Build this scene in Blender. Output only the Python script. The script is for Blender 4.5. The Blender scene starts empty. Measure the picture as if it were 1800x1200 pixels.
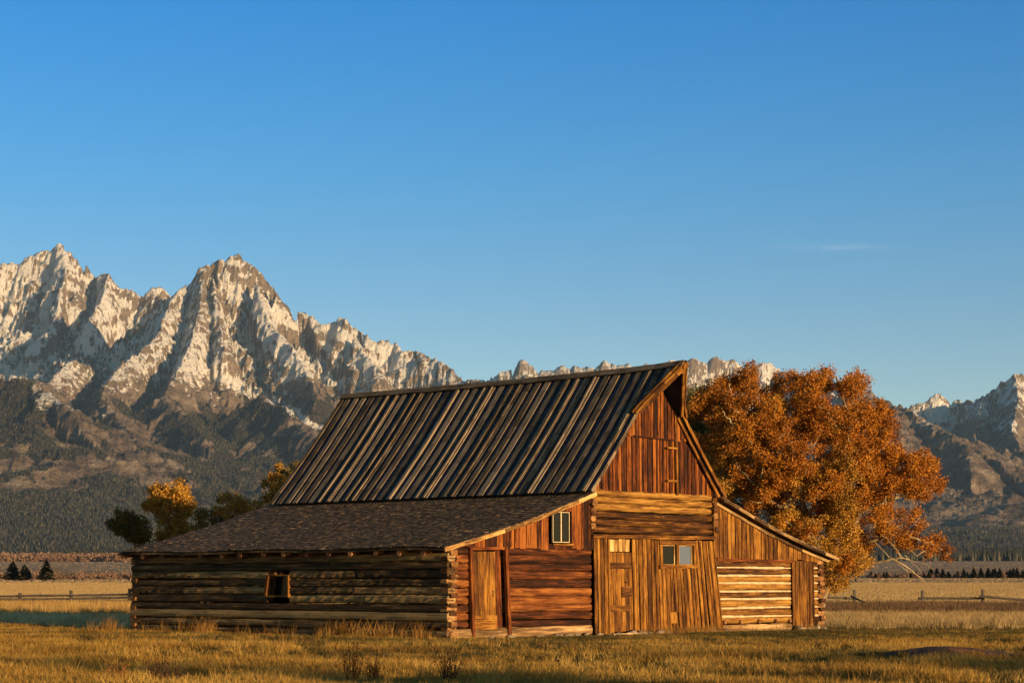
import bpy, math, random
import numpy as np
from math import radians, sin, cos, pi
from mathutils import Vector, Matrix
random.seed(7); rng = np.random.default_rng(11)
S = bpy.context.scene
col = S.collection

# ---------------------------------------------------------------- camera, sky, sun, exposure
FPX = 3600.0; CAMH = 1.4
TH = math.atan(427.0 / FPX)
cam = bpy.data.cameras.new('camera'); camo = bpy.data.objects.new('camera', cam); col.objects.link(camo)
camo.location = (0, 0, CAMH); camo.rotation_euler = (radians(90) + TH, 0, 0)
cam.sensor_fit = 'HORIZONTAL'; cam.sensor_width = 36; cam.lens = 72
cam.clip_start = 0.5; cam.clip_end = 60000
S.camera = camo

A1 = radians(46.6)                      # direction of the barn's gable front
SUN_EL = 5.5; SUN_AZ = math.degrees(A1) - 90 - 3.2      # math angle of the direction towards the sun
sd = Vector((cos(radians(SUN_AZ)) * cos(radians(SUN_EL)), sin(radians(SUN_AZ)) * cos(radians(SUN_EL)), sin(radians(SUN_EL))))
W = bpy.data.worlds.new('World'); S.world = W; W.use_nodes = True
nt = W.node_tree; bg = nt.nodes['Background']
sky = nt.nodes.new('ShaderNodeTexSky'); sky.sky_type = 'NISHITA'; sky.sun_disc = False
sky.sun_elevation = radians(SUN_EL); sky.sun_rotation = radians(90 - SUN_AZ)
sky.altitude = 2000; sky.air_density = 1.0; sky.dust_density = 0.25; sky.ozone_density = 1.6
hs = nt.nodes.new('ShaderNodeHueSaturation'); hs.inputs['Saturation'].default_value = 1.35
grw = nt.nodes.new('ShaderNodeValToRGB'); el_ = grw.color_ramp.elements      # the sky deepens with height
for q_, c_ in ((0, (.95, .78, .75)), (.124, (.79, .73, .81)), (.20, (.47, .75, .93)), (.284, (.16, .70, 1.02)), (.5, (.62, .72, .74)), (1, (.75, .72, .64))):
    e_ = el_[0] if q_ == 0 else (el_[len(el_) - 1] if q_ == 1 else el_.new(q_)); e_.color = (*c_, 1)
tc0 = nt.nodes.new('ShaderNodeTexCoord'); sp0 = nt.nodes.new('ShaderNodeSeparateXYZ'); nt.links.new(tc0.outputs['Generated'], sp0.inputs[0]); nt.links.new(sp0.outputs[2], grw.inputs[0])
ml0 = nt.nodes.new('ShaderNodeMix'); ml0.data_type = 'RGBA'; ml0.blend_type = 'MULTIPLY'; ml0.inputs[0].default_value = 1.0
nt.links.new(grw.outputs[0], ml0.inputs[7]); nt.links.new(ml0.outputs[2], bg.inputs['Color']); nt.links.new(sky.outputs[0], hs.inputs['Color'])
def wn(op, a, b=None, c=None):
    n = nt.nodes.new('ShaderNodeMath'); n.operation = op
    for i, v in enumerate((a, b, c)):
        if v is None: continue
        if isinstance(v, (int, float)): n.inputs[i].default_value = v
        else: nt.links.new(v, n.inputs[i])
    return n.outputs[0]
tcw = nt.nodes.new('ShaderNodeTexCoord'); spw = nt.nodes.new('ShaderNodeSeparateXYZ'); nt.links.new(tcw.outputs['Generated'], spw.inputs[0])
azw = wn('DIVIDE', spw.outputs[0], wn('MAXIMUM', spw.outputs[1], .01)); elw = spw.outputs[2]
nsw = nt.nodes.new('ShaderNodeTexNoise'); nsw.inputs['Scale'].default_value = 1; nsw.inputs['Detail'].default_value = 4
mpw = nt.nodes.new('ShaderNodeMapping'); mpw.inputs['Scale'].default_value = (55, 55, 420); nt.links.new(tcw.outputs['Generated'], mpw.inputs['Vector']); nt.links.new(mpw.outputs[0], nsw.inputs['Vector'])
def gau(v, c, w_): d = wn('DIVIDE', wn('SUBTRACT', v, c), w_); return wn('POWER', 2.718, wn('MULTIPLY', wn('MULTIPLY', d, d), -1.0))
el_c = wn('MULTIPLY_ADD', wn('SUBTRACT', azw, .158), -.04, .1612)
wsp = wn('MULTIPLY', wn('MULTIPLY', gau(azw, .158, .022), gau(wn('SUBTRACT', elw, el_c), 0.0, .0016)), wn('MULTIPLY', wn('SUBTRACT', nsw.outputs['Fac'], .30), .42))
mxw = nt.nodes.new('ShaderNodeMix'); mxw.data_type = 'RGBA'; nt.links.new(wn('MINIMUM', wn('MAXIMUM', wsp, 0.0), 1.0), mxw.inputs[0]); nt.links.new(hs.outputs[0], ml0.inputs[6]); nt.links.new(ml0.outputs[2], mxw.inputs[6]); mxw.inputs[7].default_value = (5.0, 4.6, 4.6, 1)
glw = nt.nodes.new('ShaderNodeMix'); glw.data_type = 'RGBA'; glw.blend_type = 'MULTIPLY'      # warm tint added on the sun's side of the sky, warming the fill light
nt.links.new(wn('MINIMUM', wn('MAXIMUM', wn('MULTIPLY_ADD', spw.outputs[1], -1.6, .25), 0.0), 1.0), glw.inputs[0]); glw.inputs[7].default_value = (1.9, 1.15, .62, 1)
nt.links.new(mxw.outputs[2], glw.inputs[6]); nt.links.new(glw.outputs[2], bg.inputs['Color'])
bg.inputs['Strength'].default_value = 0.137
sl = bpy.data.lights.new('sun', 'SUN'); sl.energy = 5.0; sl.angle = radians(0.53); sl.color = (1.0, 0.66, 0.32)
so = bpy.data.objects.new('sun', sl); col.objects.link(so)
so.rotation_euler = sd.to_track_quat('Z', 'Y').to_euler(); so.location = (200, -200, 60)
S.view_settings.view_transform = 'Standard'; S.view_settings.look = 'None'
S.view_settings.exposure = 0.75; S.view_settings.gamma = 1.0
S.cycles.max_bounces = 6; S.cycles.diffuse_bounces = 3; S.cycles.volume_bounces = 0
S.cycles.transparent_max_bounces = 8

# ---------------------------------------------------------------- placing from measurements
ct, st = cos(TH), sin(TH)
def ray(px, py):
    a = (px - 900) / FPX; b = (600 - py) / FPX
    return Vector((a, ct - b * st, st + b * ct))
def at(px, py, Y):                      # world point seen at a photo position, at ground distance Y
    r = ray(px, py); return Vector((0, 0, CAMH)) + r * (Y / r.y)

# ---------------------------------------------------------------- numpy noise
def _h(ix, iy, seed):
    n = (ix.astype(np.int64) * 374761393 + iy.astype(np.int64) * 668265263 + seed * 974634777) & 0xffffffff
    n = ((n ^ (n >> 13)) * 1274126177) & 0xffffffff
    return ((n ^ (n >> 16)) & 0xffffff) / float(0xffffff)
def vn(x, y, seed=0):
    x = np.asarray(x, float); y = np.asarray(y, float)
    ix = np.floor(x); iy = np.floor(y); fx = x - ix; fy = y - iy
    ix = ix.astype(np.int64); iy = iy.astype(np.int64)
    fx = fx * fx * fx * (fx * (fx * 6 - 15) + 10); fy = fy * fy * fy * (fy * (fy * 6 - 15) + 10)
    a = _h(ix, iy, seed); b = _h(ix + 1, iy, seed); c = _h(ix, iy + 1, seed); d = _h(ix + 1, iy + 1, seed)
    return (a + (b - a) * fx + (c - a) * fy + (a - b - c + d) * fx * fy) * 2 - 1
def fbm(x, y, o=5, seed=0, gain=.5):
    s = 0; a = 1; t = 0
    for i in range(o):
        s = s + a * vn(x * 2 ** i + i * 17.3, y * 2 ** i - i * 9.1, seed + i); t += a; a *= gain
    return s / t
def ridged(x, y, o=5, seed=0, gain=.5):
    s = 0; a = 1; t = 0
    for i in range(o):
        s = s + a * (1 - np.abs(vn(x * 2 ** i + i * 7.7, y * 2 ** i + i * 3.3, seed + i)) * 1.6); t += a; a *= gain
    return s / t
def sst(x, a, b):
    t = np.clip((x - a) / (b - a), 0, 1); return t * t * (3 - 2 * t)

# ---------------------------------------------------------------- mesh helpers
class MB:
    def __init__(s): s.v = []; s.f = []; s.g = []; s.t = []; s.n = 0
    def add(s, vs, fs, gc=None, tone=0.5):
        vs = np.asarray(vs, float); k = len(vs)
        s.v.append(vs); s.g.append(vs if gc is None else np.asarray(gc, float)); s.t.append(np.full(k, tone) if np.isscalar(tone) else np.asarray(tone, float))
        s.f.extend([tuple(i + s.n for i in f) for f in fs]); s.n += k
    def build(s, name, mat, parent=None, smooth=False):
        me = bpy.data.meshes.new(name)
        v = np.concatenate(s.v); me.from_pydata(v.tolist(), [], s.f)
        a = me.attributes.new('gc', 'FLOAT_VECTOR', 'POINT'); a.data.foreach_set('vector', np.concatenate(s.g).ravel())
        a = me.attributes.new('tone', 'FLOAT', 'POINT'); a.data.foreach_set('value', np.concatenate(s.t))
        me.materials.append(mat)
        if smooth: me.polygons.foreach_set('use_smooth', [True] * len(me.polygons))
        me.update()
        o = bpy.data.objects.new(name, me); col.objects.link(o)
        if parent: o.parent = parent
        return o
def link_mesh(name, v, f, mat, parent=None, smooth=False, attrs=None):
    me = bpy.data.meshes.new(name)
    v = np.asarray(v, np.float32); f = np.asarray(f, np.int32); k = f.shape[1]
    me.vertices.add(len(v)); me.vertices.foreach_set('co', v.ravel())
    me.loops.add(f.size); me.loops.foreach_set('vertex_index', f.ravel())
    me.polygons.add(len(f)); me.polygons.foreach_set('loop_start', np.arange(0, f.size, k, dtype=np.int32))
    me.polygons.foreach_set('loop_total', np.full(len(f), k, np.int32))
    if smooth: me.polygons.foreach_set('use_smooth', np.ones(len(f), bool))
    for n, d in (attrs or {}).items():
        a = me.attributes.new(n, 'FLOAT', 'POINT'); a.data.foreach_set('value', np.asarray(d, np.float32).ravel())
    me.materials.append(mat); me.update(calc_edges=True)
    o = bpy.data.objects.new(name, me); col.objects.link(o)
    if parent: o.parent = parent
    return o
def tag(o, label=None, cat=None, group=None, kind=None):
    if label: o['label'] = label
    if cat: o['category'] = cat
    if group: o['group'] = group
    if kind: o['kind'] = kind
    return o
def empty(name, loc, rz=0, parent=None):
    o = bpy.data.objects.new(name, None); col.objects.link(o); o.location = loc; o.rotation_euler = (0, 0, rz)
    o.empty_display_size = .3
    if parent: o.parent = parent
    return o
X = np.array([1., 0, 0]); Y = np.array([0, 1., 0]); Z = np.array([0, 0, 1.])
def un(v): v = np.asarray(v, float); return v / np.linalg.norm(v)
def plank(mb, a, b, wd, td, w, th, seg=1, jit=0.0, cutA=0.0, cutB=0.0, w2=None, tone=None, rag=0.0):
    a = np.asarray(a, float); b = np.asarray(b, float); ax = b - a; L = np.linalg.norm(ax); ax = ax / L
    w2 = w if w2 is None else w2; r = random.random() * 97.0
    vs = []; gs = []
    for i in range(seg + 1):
        q = i / seg; c = a + (b - a) * q
        if 0 < i < seg: c = c + wd * random.uniform(-jit, jit) * .5 + td * random.uniform(-jit, jit) * .4
        ww = w + (w2 - w) * q + (random.uniform(-jit, jit) if jit else 0)
        for k, (sw, stt) in enumerate(((-1, -1), (1, -1), (1, 1), (-1, 1))):
            sh = 0
            if i == 0: sh = cutA * sw + (random.uniform(0, rag) if rag else 0)
            if i == seg: sh = cutB * sw - (random.uniform(0, rag) if rag else 0)
            vs.append(c + wd * sw * ww / 2 + td * stt * th / 2 + ax * sh)
            gs.append((L * q + sh + r, (sw * ww / 2) + stt * th * .5 + r * .37, r))
    fs = [(3, 2, 1, 0)]
    for i in range(seg):
        for k in range(4):
            k2 = (k + 1) % 4; fs.append((4 * i + k, 4 * i + k2, 4 * i + 4 + k2, 4 * i + 4 + k))
    e = 4 * seg; fs.append((e, e + 1, e + 2, e + 3))
    mb.add(vs, fs, gs, random.random() if tone is None else tone)
def log(mb, a, b, r1, r2, up, out, seg=8, n=12, wob=.012, tone=None, sq=2.6, taper=1.0, point=0.0):
    a = np.asarray(a, float); b = np.asarray(b, float); ax = b - a; L = np.linalg.norm(ax); ax = ax / L
    r = random.random() * 91.0; vs = []; gs = []
    bow = random.uniform(-1, 1) * wob * .8
    for i in range(seg + 1):
        q = i / seg; c = a + (b - a) * q + up * bow * sin(pi * q)
        k1 = 1 + (taper - 1) * q
        if point and i in (0, seg): k1 *= (1 - point)
        for j in range(n):
            t = 2 * pi * j / n
            cu = math.copysign(abs(sin(t)) ** (2 / sq), sin(t)); co = math.copysign(abs(cos(t)) ** (2 / sq), cos(t))
            w = 1 + (random.uniform(-wob, wob) / max(r1, .05)) * .6
            vs.append(c + up * cu * r1 * k1 * w + out * co * r2 * k1 * w)
            gs.append((L * q + r, t * r1 * 1.3 + r * .31, r))
    fs = [tuple(range(n))[::-1]]
    for i in range(seg):
        for j in range(n):
            j2 = (j + 1) % n; fs.append((n * i + j, n * i + j2, n * i + n + j2, n * i + n + j))
    e = n * seg; fs.append(tuple(range(e, e + n)))
    mb.add(vs, fs, gs, random.random() if tone is None else tone)
def tube_arr(path, radii, n=7):          # polyline tube -> verts, faces
    vs = []; fs = []
    path = [np.asarray(p, float) for p in path]
    for i, p in enumerate(path):
        d = path[min(i + 1, len(path) - 1)] - path[max(i - 1, 0)]; d = d / (np.linalg.norm(d) + 1e-9)
        u = np.cross(d, [0.3, 0.9, 0.1]); u = u / (np.linalg.norm(u) + 1e-9); w = np.cross(d, u)
        for j in range(n):
            t = 2 * pi * j / n; vs.append(p + (u * cos(t) + w * sin(t)) * radii[i])
    for i in range(len(path) - 1):
        for j in range(n):
            j2 = (j + 1) % n; fs.append((n * i + j, n * i + j2, n * i + n + j2, n * i + n + j))
    return vs, fs

# ---------------------------------------------------------------- materials
def newmat(name):
    m = bpy.data.materials.new(name); m.use_nodes = True
    b = m.node_tree.nodes['Principled BSDF']; b.inputs['Roughness'].default_value = .85
    b.inputs['Specular IOR Level'].default_value = .25
    return m, m.node_tree, b
def N(t, typ, **k):
    n = t.nodes.new(typ)
    for a, v in k.items():
        if a in n.inputs.keys(): n.inputs[a].default_value = v
        else: setattr(n, a, v)
    return n
def ramp(t, fac, stops, interp='LINEAR'):
    r = t.nodes.new('ShaderNodeValToRGB'); r.color_ramp.interpolation = interp
    el = r.color_ramp.elements
    while len(el) < len(stops): el.new(.5)
    for e, (p, c) in zip(el, stops): e.position = p; e.color = (*c, 1) if len(c) == 3 else c
    if fac is not None: t.links.new(fac, r.inputs[0])
    return r.outputs[0]
def math_(t, op, a, b=None, c=None, clamp=False):
    n = t.nodes.new('ShaderNodeMath'); n.operation = op; n.use_clamp = clamp
    for i, v in enumerate((a, b, c)):
        if v is None: continue
        if isinstance(v, (int, float)): n.inputs[i].default_value = v
        else: t.links.new(v, n.inputs[i])
    return n.outputs[0]
def mixc(t, fac, a, b, mode='MIX'):
    n = t.nodes.new('ShaderNodeMix'); n.data_type = 'RGBA'; n.blend_type = mode
    for i, v in ((0, fac), (6, a), (7, b)):
        if isinstance(v, (int, float)): n.inputs[i].default_value = v
        elif isinstance(v, tuple): n.inputs[i].default_value = (*v, 1)
        else: t.links.new(v, n.inputs[i])
    return n.outputs[2]
def noise(t, vec, scale, detail=4, rough=.55, dist=0.0):
    n = t.nodes.new('ShaderNodeTexNoise'); n.inputs['Scale'].default_value = scale; n.inputs['Detail'].default_value = detail
    n.inputs['Roughness'].default_value = rough; n.inputs['Distortion'].default_value = dist
    if vec is not None: t.links.new(vec, n.inputs['Vector'])
    return n.outputs['Fac']
def scalev(t, vec, sc):
    n = t.nodes.new('ShaderNodeMapping'); n.inputs['Scale'].default_value = sc; t.links.new(vec, n.inputs['Vector']); return n.outputs[0]
def bump(t, b, h, strength, dist):
    n = t.nodes.new('ShaderNodeBump'); n.inputs['Strength'].default_value = strength; n.inputs['Distance'].default_value = dist
    t.links.new(h, n.inputs['Height']); t.links.new(n.outputs[0], b.inputs['Normal'])
def attr(t, name, out='Fac'):
    n = t.nodes.new('ShaderNodeAttribute'); n.attribute_name = name; return n.outputs[out]
def wood(name, dark, mid, light, across=16.0, along=.9, bmp=.5, tonew=.5, dist=.012, patch=None):
    m, t, b = newmat(name)
    gc = attr(t, 'gc', 'Vector'); tone = attr(t, 'tone', 'Fac')
    n1 = noise(t, scalev(t, gc, (along * 1.8, across, 1)), 1.0, 6, .68, .25)
    n2 = noise(t, scalev(t, gc, (along * 6, across * 2.2, 1)), 1.0, 4, .7)
    n3 = noise(t, scalev(t, gc, (.8, 1.6, 1)), 1.0, 3, .5)
    f = math_(t, 'MULTIPLY_ADD', n1, .72, math_(t, 'MULTIPLY', n2, .36)); f = math_(t, 'SUBTRACT', f, .04)
    f = math_(t, 'ADD', f, math_(t, 'MULTIPLY', math_(t, 'SUBTRACT', n3, .5), .42))
    f = math_(t, 'ADD', f, math_(t, 'MULTIPLY', math_(t, 'SUBTRACT', tone, .5), tonew * .45))
    c = ramp(t, f, [(.31, tuple(x * .35 for x in dark)), (.42, dark), (.52, mid), (.65, light)])
    ck = noise(t, scalev(t, gc, (along * .9, across * 5, 1)), 1.0, 2, .5)
    c = mixc(t, math_(t, 'MULTIPLY', ramp(t, ck, [(.30, (1, 1, 1)), (.37, (0, 0, 0))]), .8), c, tuple(x * .3 for x in dark))
    if patch:
        c = mixc(t, math_(t, 'MULTIPLY', ramp(t, n3, [(.55, (0, 0, 0)), (.7, (1, 1, 1))]), .6), c, patch)
    # knots
    vk = t.nodes.new('ShaderNodeTexVoronoi'); vk.inputs['Scale'].default_value = 1.0
    t.links.new(scalev(t, gc, (1.6, 5.5, 1)), vk.inputs['Vector'])
    kn = ramp(t, vk.outputs['Distance'], [(.05, (1, 1, 1)), (.13, (0, 0, 0))])
    c = mixc(t, math_(t, 'MULTIPLY', kn, .75), c, tuple(x * .35 for x in dark))
    t.links.new(c, b.inputs['Base Color'])
    bump(t, b, math_(t, 'ADD', f, math_(t, 'MULTIPLY', kn, -.3)), bmp, dist)
    return m
M = {}
M['board'] = wood('weathered_orange_boards', (.050, .017, .003), (.150, .058, .007), (.36, .170, .027), across=26, tonew=.28, bmp=.8)
M['board_red'] = wood('red_brown_boards', (.034, .008, .002), (.125, .031, .005), (.29, .098, .015), across=26, tonew=.6, bmp=.8)
M['board_pale'] = wood('pale_boards', (.20, .10, .03), (.42, .25, .08), (.60, .42, .18), bmp=.7)
M['log'] = wood('front_logs', (.038, .013, .003), (.145, .058, .010), (.36, .19, .038), across=11, along=.6, bmp=.9, dist=.02)
M['log_red'] = wood('red_front_logs', (.03, .008, .002), (.11, .029, .006), (.27, .098, .020), across=11, along=.6, bmp=.9, dist=.02)
M['log_side'] = wood('side_logs', (.055, .029, .011), (.15, .089, .037), (.36, .235, .105), across=13, along=.5, bmp=1.0, dist=.025, tonew=.8)
M['log_end'] = wood('log_ends', (.06, .024, .009), (.17, .075, .026), (.34, .18, .07), across=11, along=5, bmp=.9, dist=.02)
M['pale_log'] = wood('pale_sill_log', (.20, .115, .05), (.42, .26, .12), (.60, .40, .20), across=9, along=.5, bmp=.8)
M['roofboard'] = wood('roof_boards', (.10, .070, .045), (.185, .135, .092), (.30, .225, .16), across=14, along=.6, bmp=.6)
M['shingle'] = wood('cedar_shingles', (.12, .074, .040), (.23, .152, .088), (.34, .235, .14), across=14, along=2, bmp=.4, tonew=.9)
M['rafter'] = wood('rafter_poles', (.12, .05, .025), (.30, .12, .05), (.45, .22, .10), across=12, along=1, bmp=.5)
def simple(name, c1, c2, sc, rough=.85, bmp=0, spec=.25):
    m, t, b = newmat(name); tc = t.nodes.new('ShaderNodeTexCoord')
    n = noise(t, tc.outputs['Object'], sc, 5, .6)
    t.links.new(ramp(t, n, [(.35, c1), (.65, c2)]), b.inputs['Base Color'])
    b.inputs['Roughness'].default_value = rough; b.inputs['Specular IOR Level'].default_value = spec
    if bmp: bump(t, b, n, bmp, .05)
    return m
M['tar'] = simple('dark_roof_felt', (.014, .022, .048), (.030, .044, .082), 2.5, .75, .3)
M['chink'] = simple('pale_chinking', (.42, .30, .17), (.62, .48, .30), 6, .95, .5)
M['stone'] = simple('field_stone', (.17, .13, .10), (.34, .28, .22), 5, .9, .5)
M['iron'] = simple('old_iron', (.03, .02, .015), (.08, .05, .03), 20, .6)
M['cream'] = simple('cream_trim', (.45, .36, .22), (.60, .50, .33), 8, .7)
M['earth'] = simple('bare_earth', (.05, .022, .012), (.12, .055, .028), 3, .95, .8)
M['fence'] = simple('grey_fence_wood', (.045, .038, .034), (.11, .09, .075), 6, .9, .5)
M['farroof'] = simple('pale_roof', (.22, .16, .12), (.30, .22, .16), 2)
M['farwall'] = simple('red_brown_wall', (.16, .06, .035), (.22, .09, .05), 2)
def glassmat(name, c, rough=.12, spec=.5):
    m, t, b = newmat(name); b.inputs['Base Color'].default_value = (*c, 1); b.inputs['Roughness'].default_value = rough
    b.inputs['Specular IOR Level'].default_value = .2
    tc = t.nodes.new('ShaderNodeTexCoord'); n = noise(t, tc.outputs['Object'], 3, 3); bump(t, b, n, .15, .02)
    return m
M['glass'] = glassmat('dark_window_glass', (.012, .013, .012))
M['glass_blue'] = glassmat('dusty_blue_glass', (.10, .13, .19), .35)

# ---------------------------------------------------------------- ground
def gz_far(y):                          # valley profile: flat, then rising gently to the foot of the mountains
    return np.interp(y, [0, 160, 300, 450, 640, 760, 900, 960, 1600, 2500, 4000, 6000, 9000, 40000],
                        [0, 0, .45, 1.7, 2.9, 3.4, 4.0, 7.4, 17, 30, 57, 85, 110, 120])
def gz(x, y):
    x = np.asarray(x, float); y = np.asarray(y, float)
    d = np.sqrt(x * x + y * y)
    z = gz_far(np.maximum(y, 0)) + sst(d, 1000, 3000) * fbm(x / 600, y / 600, 3, 5) * 5 * 0
    near = 1 - sst(d, 130, 300)
    fade = 1 - sst(np.abs(d - 62), 8, 12) * 0
    z = z + near * (fbm(x / 9 + 3, y / 2.6, 3, 21) * .055 + fbm(x / 30, y / 14, 2, 33) * .06)
    # dips shaped into the ground to throw shade bands, then the mound's low rise
    yy = y - (38.5 - .35 * x) ; z = z - near * .13 * np.exp(-(yy / 1.6) ** 2) * sst(-x, -9, 1)
    yy = y - (31.5 - .10 * x); z = z - near * .12 * np.exp(-(yy / 1.2) ** 2)
    z = z + near * .13 * np.exp(-(((x - 8.1) / 1.9) ** 2 + ((y - 38.8) / 1.3) ** 2))
    # level pad under and round the barn
    bx = (x + 1.62) * cos(A1) + (y - 53) * sin(A1); by = -(x + 1.62) * sin(A1) + (y - 53) * cos(A1)
    dd = np.maximum(np.maximum(-bx, bx - 16.6), np.maximum(-by, by - 13.5))
    k = 1 - sst(dd, 0, 3.0); z = z * (1 - k) - .02 * k
    return z
rr = np.concatenate([np.arange(0.5, 24, 1.5), np.arange(24, 70, .30), np.geomspace(70, 300, 120), np.geomspace(303, 32000, 170)])
au = np.concatenate([np.linspace(-pi, -.36, 60)[:-1], np.linspace(-.36, .36, 280), np.linspace(.36, pi, 60)[1:]])
A, R = np.meshgrid(au, rr)
gx = R * np.sin(A); gy = R * np.cos(A); gzz = gz(gx, gy)
gzz = np.where(gy < 0, np.where(R > 300, 0, gzz), gzz)
nr, na = gx.shape
idx = np.arange(nr * na).reshape(nr, na)
f = np.stack([idx[:-1, :-1], idx[:-1, 1:], idx[1:, 1:], idx[1:, :-1]], -1).reshape(-1, 4)[:, ::-1]
def ground_mat():
    m, t, b = newmat('valley_ground'); geo = t.nodes.new('ShaderNodeNewGeometry'); P = geo.outputs['Position']
    sep = t.nodes.new('ShaderNodeSeparateXYZ'); t.links.new(P, sep.inputs[0]); y = sep.outputs['Y']; x = sep.outputs['X']
    big = noise(t, scalev(t, P, (.02, .05, 1)), 1, 4)
    fine = noise(t, P, 2.2, 6, .7); fine2 = noise(t, scalev(t, P, (.25, .9, 1)), 1, 5, .65)
    near = ramp(t, math_(t, 'MULTIPLY_ADD', fine2, .6, math_(t, 'MULTIPLY', fine, .4)),
                [(.30, (.035, .028, .010)), (.45, (.11, .075, .022)), (.60, (.24, .155, .05)), (.72, (.33, .22, .085))])
    yw = math_(t, 'ADD', y, math_(t, 'MULTIPLY', math_(t, 'SUBTRACT', big, .5), 60))
    yr = math_(t, 'DIVIDE', yw, 3000.0)
    sagen = noise(t, scalev(t, P, (.08, .03, 1)), 1, 5, .7)
    def z(c, k=.55): return ramp(t, sagen, [(.35, tuple(v * k for v in c)), (.6, c)])
    bands = [(150, (.30, .185, .07)), (470, (.36, .26, .155)), (820, (.38, .26, .17)), (960, (.40, .28, .19)), (1500, (.42, .30, .21)), (2400, (.22, .15, .10))]
    c = near
    for yb, cc in bands:
        fa = ramp(t, yr, [(max(0, (yb - 8 - yb * .03) / 3000), (0, 0, 0)), ((yb + 8 + yb * .03) / 3000, (1, 1, 1))])
        c = mixc(t, fa, c, z(cc, .75))
    t.links.new(c, b.inputs['Base Color']); b.inputs['Roughness'].default_value = 1; b.inputs['Specular IOR Level'].default_value = 0
    bump(t, b, math_(t, 'ADD', fine, fine2), .6, .08)
    return m
gr = link_mesh('ground', np.stack([gx, gy, gzz], -1).reshape(-1, 3), f, ground_mat(), smooth=True); tag(gr, kind='structure')

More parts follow.
